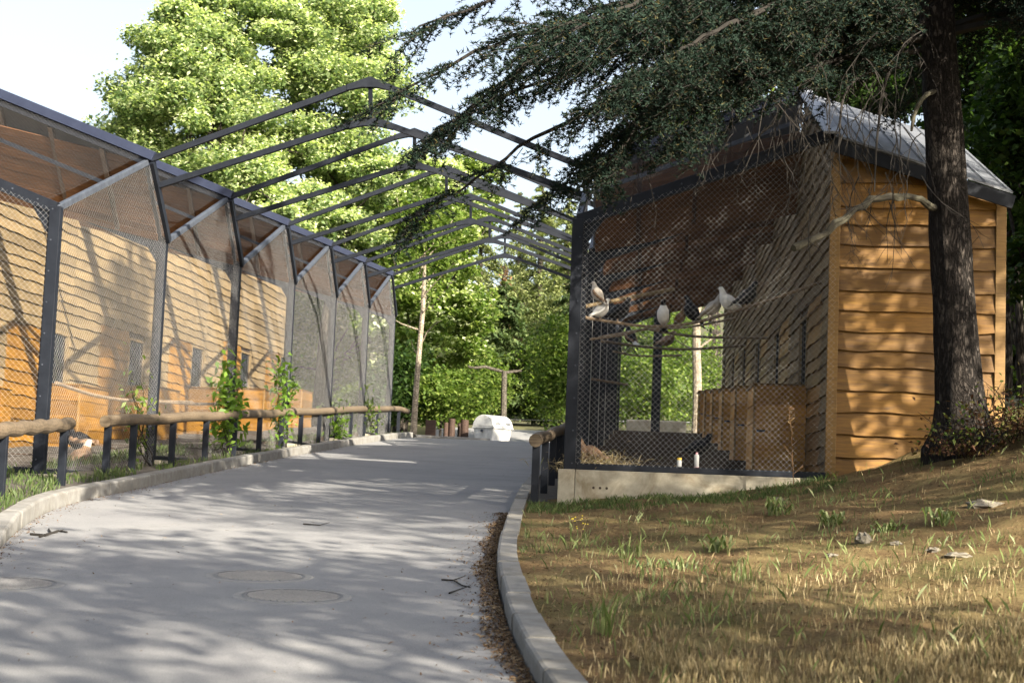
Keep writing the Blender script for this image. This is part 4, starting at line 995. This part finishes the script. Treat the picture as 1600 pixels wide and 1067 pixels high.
vine(440,560,440,695,41,300,.15,'leaf_vine','tall green climbing plant on the fourth mesh bay', .35)
vine(212,590,225,725,24,150,.10,'leaf_mid','thin dark climbing plant beside the second mesh post',.18)
vine(528,640,530,690,47,220,.14,'leaf_vine','low green climbing plant near the far end of the left mesh', .4)
vine(575,610,580,690,50,120,.13,'leaf_mid','sparse climbing plant on the last mesh bay of the left aviary', .3)

def blades(n, xf, zf, hmin, hmax, w, mt, name, lean=.35, clumps=None):
    X = []; 
    P = xf(n); n = len(P); Z = np.array([zf(x, y) for x, y in P]); h = rng.uniform(hmin, hmax, n)
    a = rng.uniform(0, 2*PI, n); dx, dy = np.cos(a), np.sin(a); l = rng.uniform(0, lean, n)*h
    b = rng.uniform(0, 2*PI, n); lx, ly = np.cos(b)*l, np.sin(b)*l
    B = np.stack([P[:,0], P[:,1], Z], 1)
    W = np.stack([dx*w, dy*w, np.zeros(n)], 1)
    mid = B + np.stack([lx*.35, ly*.35, h*.6], 1); tip = B + np.stack([lx, ly, h], 1)
    V = np.stack([B-W, B+W, mid+W*.7, tip], 1)
    V2 = np.stack([B-W, mid+W*.7, tip, mid-W*.7], 1)
    V = np.stack([B-W, B+W, tip+W*.15, mid-W*.6], 1)
    o = stuff(np_mesh(name, V.reshape(-1,3), 4, MT[mt])); return o
def scatter_lawn(cond):
    def f(n):
        out = []
        while len(out) < n:
            y = 3.0 + 17.2*random.random()**1.35; x = xr(max(3.05,y)) + 0.2 + random.random()*min(9, 1.2 + .36*y)
            if random.random() < cond(x, y): out.append((x, y))
        return np.array(out)
    return f
def sn(x, y, s, ph=0): return math.sin(x*s+ph)*math.cos(y*s*1.1+ph*2) + .6*math.sin(x*s*2.3+y*s*1.7+ph)
blades(80000, scatter_lawn(lambda x, y: (1.0 if y < 8.9 + .30*(x-1) + .5*sn(x,y,2.2) else .16 if y < 12 else .015)*(.35+.65*(sn(x,y,3.1) > -.5))*(1 if x > xr(y)+.55 else .15)), lawn_z, .02, .085, .0024, 'straw', 'dry_grass', .45)
blades(3800, scatter_lawn(lambda x, y: (.6 if sn(x,y,1.3,2) > .85 else .12)*(1 if y > 9 else .5)), lawn_z, .02, .12, .0032, 'grass', 'green_grass', .9)
blades(5000, scatter_lawn(lambda x, y: 1.0 if y > 18.6 and x < 2.4 and sn(x,y,3,1) > -.6 else 0.2 if y > 12 and sn(x,y,1.9,4) > 1.0 else 0), lawn_z, .02, .085, .0045, 'grass_dark', 'grass_by_plinth', .8)
def scat_left(n):
    out = []
    while len(out) < n:
        y = 12 + 38*random.random()**1.5; x = xl(y) - .25 - random.random()*(1.5 if y < 30 else .9)
        if sn(x*1.5, y*.7, 2, 1) > -.5 and not (-8.2 < x < -7.8 and y > 20): out.append((x, y))
    return np.array(out)
blades(10000, scat_left, left_z, .03, .13, .006, 'grass_dark', 'verge_grass', .7)
# needle litter on the lane edge and lawn
def litter(n, f, size, name, zf):
    P = f(n); Z = np.array([zf(x, y) for x, y in P]); C = np.stack([P[:,0], P[:,1], Z], 1)
    stuff(np_mesh(name, leaf_quads(C, size, .18, 2.5, .6), 4, MT['litter']))
def edge(n):
    out = []
    while len(out) < n:
        y = 4.5 + 15*random.random()**1.2; w = random.expovariate(1/.12) ; x = xr(y) - .02 - w
        if w < .9 and (w < .16 + .06*sn(x,y,2.0) or random.random() < .12 + .3*(sn(0,y,1.4) > .7)): out.append((x, y))
    return np.array(out)
litter(11000, edge, .05, 'needle_litter', lambda x, y: gz(y) + .006 + random.random()*.008)
litter(42000, scatter_lawn(lambda x, y: .8), .042, 'lawn_litter', lambda x, y: lawn_z(x, y) + .006)
def lane_bits(n): return np.array([(random.uniform(xl(max(y,12))+.1, xr(y)-.1), y) for y in (6 + 34*random.random()**1.3 for _ in range(n))])
litter(420, lane_bits, .045, 'lane_litter', lambda x, y: gz(y) + .005)
def left_edge(n): return np.array([(xl(y) + .02 + random.expovariate(1/.07), y) for y in (12 + 26*random.random() for _ in range(n))])
litter(1500, left_edge, .045, 'gutter_litter', lambda x, y: gz(y) + .006)

# single weeds and tufts on the lawn
def tuft(px, py, Y, h, n, w, mt, label, name='grass_tuft', cat='grass tuft', group='single weeds on the grass', broad=False, r=.1):
    b = at(px, py, Y); b.z = lawn_z(b.x, Y); V = []
    o = thing(name, label, cat, b, random.uniform(0,6), group)
    for k in range(n):
        a = random.uniform(0, 2*PI); l = h*random.uniform(.45, 1.0); out = l*(random.uniform(.12, .6) if not broad else random.uniform(.35, 1.1)); q = Vector((random.uniform(-r,r), random.uniform(-r,r), -.01)); dv = Vector((math.cos(a), math.sin(a), 0)); sd = Vector((-dv.y, dv.x, 0))*w
        pts = [q, q + dv*out*.25 + Vector((0,0,l*.45)), q + dv*out*.65 + Vector((0,0,l*.8)), q + dv*out + Vector((0,0,l*(.95 if not broad else .5)))]
        ws = (.6,1,.7,.08) if not broad else (.25,1.1,1.0,.1)
        for i in range(3): V += [pts[i]-sd*ws[i], pts[i]+sd*ws[i], pts[i+1]+sd*ws[i+1], pts[i+1]-sd*ws[i+1]]
    stuff(np_mesh('blades', np.array([tuple(v) for v in V]), 4, MT[mt], o)); return o
for (px, py, h, n, w, mt, lab, br) in [
    (945,990,.30,34,.006,'grass','tallest pale green grass tuft at the front of the lawn by the kerb',False),
    (905,845,.20,16,.006,'grass','grass tuft with yellow flowers just right of the kerb',False),
    (985,870,.24,18,.007,'grass','tall grass tuft in the middle of the lawn, nearest the kerb',False),
    (1012,905,.15,14,.006,'grass','small grass tuft on bare soil in the middle of the lawn',False),
    (1120,860,.20,26,.012,'grass','broad-leaved weed before the plinth end',True),
    (1215,805,.26,28,.012,'grass','tall leafy weed in front of the hut corner',True),
    (1300,820,.20,36,.011,'grass','grey-green leafy weed clump right of the hut corner',True),
    (1385,830,.14,26,.010,'grass','low dark weed clump below the plank hut wall',True),
    (1470,820,.22,24,.010,'grass','bluish weed below the cedar trunk',True),
    (1115,975,.20,10,.006,'grass','dark thin weed standing in the dry grass',False),
    (1065,890,.16,14,.006,'grass','little grass tuft right of the middle of the lawn',False),
    (1165,905,.20,16,.007,'grass','grass tuft at the edge of the long dry grass',False),
    (830,840,.15,10,.006,'grass','small weed right beside the kerb',False)]:
    d = at(px, py, 10) - EYE; 
    best = min(np.arange(5, 20.1, .1), key=lambda Y: abs(at(px, py, Y).z - lawn_z(at(px, py, Y).x, Y)))
    tuft(px, py, float(best), h, n, w, mt, lab, broad=br)
o = [q for q in bpy.data.objects if q.get('label','').startswith('grass tuft with yellow')][0]
m = MB()
for k in range(14): 
    q = Vector((random.uniform(-.1,.25), random.uniform(-.1,.1), random.uniform(.1,.24))); m.tube([q, q+Vector((0,0,.008))], .007, 6)
m.build('flowers', MT['flower'], o)
# dry seed stalk before the hut corner
b = at(1240, 765, 19.6); b.z = lawn_z(b.x, 19.6); o = thing('dry_stalk', 'tall dry seed stalk in front of the hut corner', 'weed', b); m = MB()
m.tube([Vector((0,0,0)), Vector((-.03,0,.45)), Vector((-.06,0,.8)), Vector((-.09,0,1.02))], [.006,.005,.004,.002], 5)
for k in range(26):
    z = .72 + .3*k/26; q = Vector((-.05-.04*(k/26), 0, z)); e = q + Vector((random.uniform(-.07,.07), random.uniform(-.06,.06), random.uniform(-.01,.06))); m.tube([q, e], [.002,.006], 4)
for k in range(5): z = .15+.12*k; q = Vector((-.02,0,z)); e = q + Vector((random.uniform(-.16,.16), random.uniform(-.1,.1), .12)); m.tube([q, e], [.004,.012], 4)
m.build('stalk', MT['litter'], o)
# bramble at the cedar foot
for (x, y, r, h, n, lab) in [(4.5,17.6,.9,.55,2600,'dry reddish bramble thicket at the foot of the cedar, left part'),(5.4,16.9,1.0,.6,2800,'dry reddish bramble thicket right of the cedar foot, at the photo edge'),(3.7,18.0,.55,.4,900,'low dry bramble in front of the cedar trunk base')]:
    b = Vector((x, y, lawn_z(x, y))); o = thing('bramble', lab, 'bush', b, 0, 'brambles round the cedar foot'); m = MB()
    for k in range(70):
        a = random.uniform(0, 2*PI); q = Vector((math.cos(a)*r*random.random(), math.sin(a)*r*random.random(), 0)); e = q + Vector((random.uniform(-.5,.5), random.uniform(-.5,.5), h*random.uniform(.5,1.3)))
        m.tube([q, q.lerp(e,.5)+Vector((0,0,.12)), e], [.006,.005,.003], 3)
    m.build('stems', MT['twig'], o)
    P = rng.normal(size=(n,3))*np.array([r*.5, r*.5, h*.33]); P[:,2] = np.abs(P[:,2]) + .02; np_mesh('leaves', leaf_quads(P, .06, .5, .2), 4, MT['bramble'], o)
    P = rng.normal(size=(n//5,3))*np.array([r*.5, r*.5, h*.4]); P[:,2] = np.abs(P[:,2]) + .15; np_mesh('green_leaves', leaf_quads(P, .055, .6, .4), 4, MT['leaf_mid'], o)
# stones on the lawn
RK = 'pale stones on the grass'
def rock(px, py, s, lab, flat=.5):
    Y = float(min(np.arange(5, 20.1, .05), key=lambda Y: abs(at(px, py, Y).z - lawn_z(at(px, py, Y).x, Y)))); b = at(px, py, Y); b.z = lawn_z(b.x, Y) - s*.1
    vs = []; fs = []; NU, NV = 9, 6; ph = random.uniform(0, 9)
    for j in range(NV+1):
        for i in range(NU):
            a, t = 2*PI*i/NU, PI*j/NV; r = 1 + .22*math.sin(3*a+ph) + .18*math.sin(5*t+2*a+ph*2) + random.uniform(-.1,.1)*(0 < j < NV); vs.append((math.cos(a)*math.sin(t)*s*r, math.sin(a)*math.sin(t)*s*.7*r, (math.cos(t)*r+.6)*s*flat))
    for j in range(NV):
        for i in range(NU): fs.append((j*NU+i, (j+1)*NU+i, (j+1)*NU+(i+1) % NU, j*NU+(i+1) % NU))
    m = MB(); m.v = [(x+b.x, y+b.y, z+b.z) for x, y, z in vs]; m.f = fs; m.mi = [0]*len(fs); o = m.build('stone', MT['rock'], None, origin=b); tag(o, lab, 'stone', RK)
rock(1535, 793, .17, 'largest flat pale stone below the bramble', .3); rock(1350, 848, .07, 'small upright stone in the middle of the lawn', .8)
rock(1400, 850, .05, 'small flat stone right of the upright one', .4); rock(1495, 868, .10, 'flat stone beside the dark twigs at right', .25)
rock(1216, 783, .06, 'little stone near the plinth end', .5); rock(1460, 862, .06, 'stone left of the flat one among needles', .4); rock(1300, 868, .05, 'tiny flat stone on bare soil', .3)
# fallen twigs on the lane
def twig(pts, lab, r=.008):
    P = []
    for px, py in pts:
        d = at(px, py, 10) - EYE; t = (0.012 - EYE.z)/(d.z - SLOPE*d.y); P.append(EYE + d*t)
    m = MB(); m.tube(P, [r*(1-.5*k/len(P)) for k in range(len(P))], 5); 
    m.tube([P[1], P[1] + Vector((.08,.12,.03))], [r*.7, r*.3], 4); o = m.build('fallen_twig', MT['twig'], None); tag(o, lab, 'twig', 'fallen twigs on the lane')
twig([(48,834),(70,836),(90,829),(105,831)], 'dark twig lying at the end of the left kerb', .014); twig([(62,838),(80,832),(76,826)], 'forked dark twig beside the left kerb end', .012)
twig([(690,905),(708,906),(722,914),(735,917)], 'bent dark twig on the lane near the right kerb', .008); twig([(702,926),(716,921)], 'short twig below the bent one on the lane', .008)
twig([(474,818),(500,820)], 'straight thin twig in the middle of the lane', .008)

# ------------------------------------------------------------------ far things: container, stumps, rustic post
b = at(769, 690, 56); b.z = gz(56); o = thing('waste_container', 'white metal waste container with a rounded lid beyond the crest of the lane', 'waste container', b, math.radians(58)); o.scale = (.88,.88,.95)
m = MB(); W, D, Hb = .64, .50, .80
vs = [(-W*.9,-D*.85,.14),(W*.9,-D*.85,.14),(W*.9,D*.85,.14),(-W*.9,D*.85,.14),(-W,-D,Hb),(W,-D,Hb),(W,D,Hb),(-W,D,Hb)]
m.add(vs, [(0,3,2,1),(4,5,6,7),(0,1,5,4),(1,2,6,5),(2,3,7,6),(3,0,4,7)]); m.build('body', MT['zinc'], o, bevel=.03)
m = MB(); n = 14; ring = [(math.cos(PI*k/n), math.sin(PI*k/n)) for k in range(n+1)]
vs = [(-W-.02, -c*D*1.06, Hb+.02+s_*.44) for c, s_ in ring] + [(W+.02, -c*D*1.06, Hb+.02+s_*.44) for c, s_ in ring]; N = n+1
m.add(vs, [tuple(range(N)), tuple(reversed(range(N, 2*N)))] + [(k, k+N, k+1+N, k+1) for k in range(n)] + [(0, n, n+N, N)]); m.build('lid', MT['zinc'], o, bevel=.02)
m = MB(); m.box((-W-.05,-D-.05,Hb-.05),(W+.05,D+.05,Hb+.01)); m.build('rim', MT['zinc'], o, bevel=.01)
for sx in (-1, 1):
    m = MB(); m.tube([(sx*(W+.03),0,Hb-.15),(sx*(W+.12),0,Hb-.15)], .05, 10); m.build('trunnion', MT['galv'], o)
    m = MB(); m.tube([(sx*W*.7,-D-.02,Hb+.15),(sx*W*.7,-D-.09,Hb+.15),(sx*W*.3,-D-.09,Hb+.15),(sx*W*.3,-D-.02,Hb+.15)], .014, 6); m.build('handle', MT['galv'], o)
    for sy in (-1, 1): m = MB(); m.tube([(sx*W*.7-.03,sy*D*.6,.09),(sx*W*.7+.03,sy*D*.6,.09)], .09, 12); m.build('wheel', MT['black_rubber'], o)
ST = 'upright wooden stumps by the shrub'
for px, py, Y, w, h, lab in ((673,668,56,.18,.55,'square wooden block standing left of the stumps'),(697,672,57,.10,.42,'thin pale stump left of the dark pair'),(706,666,57,.13,.70,'dark stump, taller one of the middle pair'),(718,673,57.5,.08,.34,'short stump between the dark stumps'),(726,668,57,.15,.62,'reddish stump nearest the waste container')):
    b = at(px, py, Y); b.z = terrain_z(b.x, Y) + .12; m = MB(); z0 = -.5; zt = at(px, py-12, Y).z - b.z
    if 'block' in lab: m.box((b.x-w, b.y-.1, b.z+z0), (b.x+w, b.y+.1, b.z+zt))
    else: m.tube([b + Vector((0,0,z0)), b + Vector((0,0,(z0+zt)/2)), b + Vector((0,0,zt))], [w*1.1, w, w*.97], 12, wob=.05)
    tag(m.build('tree_stump', MT['stump'], None, bevel=.01), lab, 'stump', ST)
b = at(787, 650, 68); b.z = terrain_z(b.x, 68); o = thing('rustic_post', 'grey wooden post carrying a crooked crossbranch beyond the lane', 'wooden post', b); m = MB()
m.tube([Vector((0,0,-.3)), at(787,620,68)-b, at(788,580,68)-b], [.14,.13,.12], 9, wob=.05); m.build('post', MT['bark_post'], o)
m = MB(); m.tube([at(*q)-b for q in ((722,571,67.8),(740,575,67.8),(758,573,67.9),(772,577,68),(790,582,68),(815,579,68))], [.05,.06,.065,.07,.07,.05], 8, wob=.08); m.build('crossbranch', MT['bark_post'], o)

# ------------------------------------------------------------------ perches, birds, drinkers
PG = 'perches in the pigeon aviary'
def perch(pts, r, lab, mt='perch'):
    c = smooth_curve([tuple(at(*q)) for q in pts], 16) if len(pts) > 2 else [tuple(at(*pts[0])), tuple(at(*pts[1]))]
    m = MB(); m.tube([Vector(q) for q in c], [r*(1+.12*math.sin(k*2.3)) for k in range(len(c))], 7, wob=.08); tag(m.build('perch', MT[mt], None), lab, 'perch', PG)
perch([(903,481,20.9),(1052,452,22.6)], .027, 'straight pale pole rising to the right, topmost at left', 'pale')
perch([(904,494,21.0),(955,503,21.6),(1010,510,22.2),(1070,507,22.0),(1130,492,21.6),(1190,473,21.1),(1283,441,20.75)], .022, 'long curved branch on which most pigeons sit, rising to the plank wall')
perch([(935,527,24.0),(1010,515,23.6),(1075,511,23.2),(1150,497,23.0)], .018, 'thin branch just below the long pigeon branch')
perch([(922,530,22.5),(975,523,22.8),(1012,512,23.0)], .018, 'short branch at left under the white pigeon')
perch([(1015,515,25.5),(1090,526,25.8),(1200,528,26.0)], .022, 'dark level branch ending at a window lintel')
perch([(940,533,24.5),(1000,541,26.0),(1070,546,27.0),(1165,540,28.0)], .022, 'dark sagging branch, below the level one')
perch([(958,549,27.0),(1000,556,27.5),(1066,555,27.5)], .018, 'short dark branch, lowest in the middle')
perch([(925,592,24.5),(980,601,25.5)], .02, 'short low branch beside the left posts')
for pts, lab in (([(88,598),(150,618),(212,626),(300,628)], 'long sagging perch branch behind the left mesh'), ([(240,627),(310,631),(372,630)], 'pale straight perch branch behind the third left mesh bay')):
    m = MB(); c = smooth_curve([tuple(at_x(px, py, -8.6)) for px, py in pts], 14); m.tube([Vector(q) for q in c], .028, 7, wob=.08); tag(m.build('perch', MT['perch'], None), lab, 'perch', 'perches in the left aviary')
b = at(1030, 662, 53); m = MB(); m.box((b.x-1.1, 52.6, terrain_z(0,53)-.2), (b.x+.9, 53.6, b.z+.1)); tag(m.build('stone_slab', MT['plinth'], None, bevel=.05), 'pale low stone slab seen through the far end of the pigeon aviary', 'slab')
def ring_mesh(rows, n=12):
    """closed body from (x, z, ry, rz) rows"""
    vs = []; fs = []
    for x, z, ry, rz in rows:
        for k in range(n): a = 2*PI*k/n; vs.append((x + 0*ry, ry*math.cos(a), z + rz*math.sin(a)))
    for i in range(len(rows)-1):
        for k in range(n): fs.append((i*n+k, i*n+(k+1) % n, (i+1)*n+(k+1) % n, (i+1)*n+k))
    fs.append(tuple(reversed(range(n)))); fs.append(tuple((len(rows)-1)*n+k for k in range(n))); return vs, fs
def bird(pos, lab, rz, body='white', wing=None, head=None, tail=None, sc=1.0, upright=.6, tailup=0.0, group='pigeons on the perches', name='pigeon', cat='pigeon', long_tail=0.0, crest=False, legs=.05):
    wing = wing or body; head = head or body; tail = tail or body
    o = thing(name, lab, cat, pos, rz, group); o.scale = (sc,)*3
    def R(x, z):                       # tilt of the body axis
        c, s_ = math.cos(upright), math.sin(upright); return x*c - z*s_, x*s_ + z*c
    rows0 = [(-.120,.006,.012,.010),(-.105,.004,.034,.027),(-.07,.0,.060,.056),(-.02,-.004,.078,.078),(.035,.0,.083,.084),(.080,.012,.070,.070),(.106,.028,.050,.050)]
    rows = []
    for x, z, ry, rz_ in rows0: X, Z = R(x, z); rows.append((X, Z + .075 + legs, ry, rz_))
    bx, bz = rows[-1][0], rows[-1][1]
    rows += [(bx+.010, bz+.034, .036, .036), (bx+.020, bz+.058, .031, .032), (bx+.032, bz+.078, .029, .029), (bx+.050, bz+.080, .020, .020), (bx+.062, bz+.076, .008, .008)]
    n = 12; vs = []; fs = []; m = MB()
    cen = [Vector((x, 0, z)) for x, z, _, _ in rows]
    for i, (x, z, ry, rz_) in enumerate(rows):
        d = (cen[min(i+1, len(cen)-1)] - cen[max(i-1, 0)]).normalized(); nv = Vector((-d.z, 0, d.x))
        for k in range(n): a = 2*PI*k/n; q = Vector((x,0,z)) + Vector((0,1,0))*(ry*math.cos(a)) + nv*(rz_*math.sin(a)); vs.append(q)
    m.v = [tuple(v) for v in vs]
    for i in range(len(rows)-1):
        for k in range(n): m.f.append((i*n+k, i*n+(k+1) % n, (i+1)*n+(k+1) % n, (i+1)*n+k)); m.mi.append(1 if i >= 7 else 0)
    m.f.append(tuple(reversed(range(n)))); m.mi.append(0); m.f.append(tuple((len(rows)-1)*n+k for k in range(n))); m.mi.append(1)
    m.build('body', [MT[body], MT[head]], o, smooth=True)
    hx, hz = bx+.062, bz+.076
    m = MB(); m.tube([(hx-.004,0,hz),(hx+.010,0,hz-.002),(hx+.024,0,hz-.008)], [.0065,.005,.001], 6); m.build('beak', MT['beak'], o)
    for sy in (-1, 1):
        m = MB(); m.tube([(hx-.022, sy*.0195, hz+.009),(hx-.022, sy*.0235, hz+.009)], .0048, 7); m.build('eye', MT['black'], o)
        m = MB(); w = []; L = [(.075,.012,.0),(.05,.030,.035),(.0,.036,.05),(-.06,.030,.045),(-.12,.016,.028),(-.165,.004,.010)]
        vv = []
        for x, hgt, dp in L:
            X, Z = R(x, .018); X2, Z2 = R(x, .018-hgt-.012); off = .084 if x > -.05 else .066 if x > -.1 else .036
            vv += [(X, sy*(off-.012), Z+.075+legs+.012), (X, sy*(off+.004), (Z+Z2)/2+.075+legs), (X2, sy*(off-.008), Z2+.075+legs)]
        ff = []
        for i in range(len(L)-1):
            for k in range(2): ff.append((3*i+k, 3*i+k+1, 3*i+k+4, 3*i+k+3))
        m.add(vv, ff); wo = m.build('wing', MT[wing], o, smooth=True); md = wo.modifiers.new('s', 'SOLIDIFY'); md.thickness = .008
        m = MB(); m.tube([(-.005, sy*.022, .04+legs),(0.0, sy*.02, .012),(0.004, sy*.02, .0)], [.010,.005,.004], 6)
        for a in (-.4, 0, .4): m.tube([(0, sy*.02, .003),(.03*math.cos(a), sy*.02+.03*math.sin(a), .003)], .0035, 5)
        m.build('leg', MT['beak'], o)
    m = MB(); tl = .12 + long_tail; c0 = R(-.10, .004); ang = upright - tailup; dv = Vector((-math.cos(ang), 0, -math.sin(ang)))
    p0 = Vector((c0[0], 0, c0[1]+.075+legs)); wd = .022; we = .055 if not long_tail else .018; nv = Vector((-dv.z, 0, dv.x))
    e = p0 + dv*tl + Vector((0,0,-.10*long_tail))
    vv = [p0+Vector((0,-wd,0)), p0+Vector((0,wd,0)), e+Vector((0,we,0)), e+Vector((0,-we,0))]; vv = vv + [q + nv*.010 for q in vv]
    m.add(vv, [(0,1,2,3),(7,6,5,4),(0,4,5,1),(1,5,6,2),(2,6,7,3),(3,7,4,0)]); m.build('tail', MT[tail], o)
    return o
def onp(px, py, Y): return at(px, py, Y)
bird(onp(937,500,21.3), 'white pigeon at the left end of the long branch', math.radians(20), 'white', sc=1.0, upright=.55)
bird(onp(965,505,21.7), 'large black pigeon second from the left on the long branch', math.radians(5), 'black', sc=1.25, upright=.45)
bird(onp(934,474,21.3), 'buff pigeon on the straight pale pole', math.radians(150), 'grey', 'brown', sc=.95, upright=.8)
bird(onp(1036,510,22.2), 'black and white pigeon facing forward in the middle of the branch', math.radians(-95), 'white', 'black', 'black', 'black', sc=1.15, upright=.95)
bird(onp(1062,509,22.1), 'small brown pigeon between the pied and the black pigeon', math.radians(-60), 'brown', sc=.85, upright=.6)
bird(onp(1082,506,22.0), 'slim black pigeon with its tail hanging, facing left', math.radians(165), 'black', sc=1.25, upright=.9)
bird(onp(1112,497,21.8), 'buff fluffy pigeon left of the white fantail', math.radians(-20), 'grey', 'grey', sc=1.1, upright=.6)
bird(onp(1140,490,21.6), 'white pigeon with raised tail right of the buff one', math.radians(195), 'white', sc=1.2, upright=.5, tailup=1.5)
bird(onp(1164,482,21.4), 'black pigeon with white head spots, rightmost on the branch', math.radians(10), 'black', 'black', 'black', sc=1.25, upright=.55)
bird(onp(985,540,25.9), 'dark pigeon with a white tail on the sagging branch', math.radians(120), 'black', 'brown', 'black', 'white', sc=1.15, upright=.6)
bird(onp(1040,545,26.8), 'reddish pigeon on the sagging branch', math.radians(0), 'brown', sc=1.1, upright=.35)
def floor_z_right(Y): return SLOPE*Y0 + .55 + SLOPE*BAY*int((Y-Y0)//BAY)
p_ = at(925,720,21.2); p_.z = floor_z_right(21.2); bird(p_, 'brown hen-like bird on the straw beside the corner post', math.radians(200), 'brown', sc=1.6, upright=.25, group=None, name='hen', cat='hen')
p_ = at(1090,690,25.6); p_.z = floor_z_right(25.6); bird(p_, 'black hen on the terrace behind the bottles', math.radians(20), 'black', sc=1.6, upright=.25, group=None, name='hen', cat='hen')
def left_floor(y): return SLOPE*Y0 + .22 + SLOPE*BAY*int((y-Y0)//BAY)
q = at_x(125,712,-9.6); q.z = left_floor(q.y); bird(q, 'dark pheasant with a long tail walking behind the left mesh', math.radians(165), 'black', 'brown', 'black', 'brown', sc=1.9, upright=.12, group=None, name='pheasant', cat='pheasant', long_tail=.16, legs=.07)
q = at_x(120,745,-8.7); q.z = left_floor(q.y); bird(q, 'grey-brown hen pheasant near the mesh, below the dark pheasant', math.radians(60), 'brown', 'brown', 'grey', sc=1.8, upright=.5, group=None, name='pheasant', cat='pheasant', long_tail=.05)
# straw heap in the corner
b = at(935, 730, 21.0); b.z = floor_z_right(21.0); 
P = rng.normal(size=(1500,3))*np.array([.28,.25,.10]); P[:,2] = np.abs(P[:,2]); o = np_mesh('straw_heap', leaf_quads(P, .13, .08, .3) + np.array(b), 4, MT['straw'], None, tuple(b)); tag(o, 'heap of straw inside the mesh corner by the lane', 'straw heap')
for px, capm, lab in ((1061,'yellow','small drinking bottle with a yellow cap hanging on the mesh'),(1088,'pink','small drinking bottle with a pink base hanging on the mesh')):
    b = at(px, 734, Y0 + .04); o = thing('drinking_bottle', lab, 'bottle', b, 0, 'drinking bottles on the mesh'); hi = .20 if capm == 'pink' else .13
    m = MB(); m.tube([(0,0,.03),(0,0,.05),(0,0,hi-.02),(0,0,hi)], [.028,.032,.032,.024], 12); m.build('bottle', MT['plastic'], o, smooth=True)
    m = MB(); m.tube([(0,0,0),(0,0,.035)], .036, 12); m.build('tray', MT[capm], o)
    m = MB(); m.tube([(0,0,hi),(0,0,hi+.025)], .030 if capm == 'yellow' else .014, 10); m.build('cap', MT[capm], o)
# ------------------------------------------------------------------ end
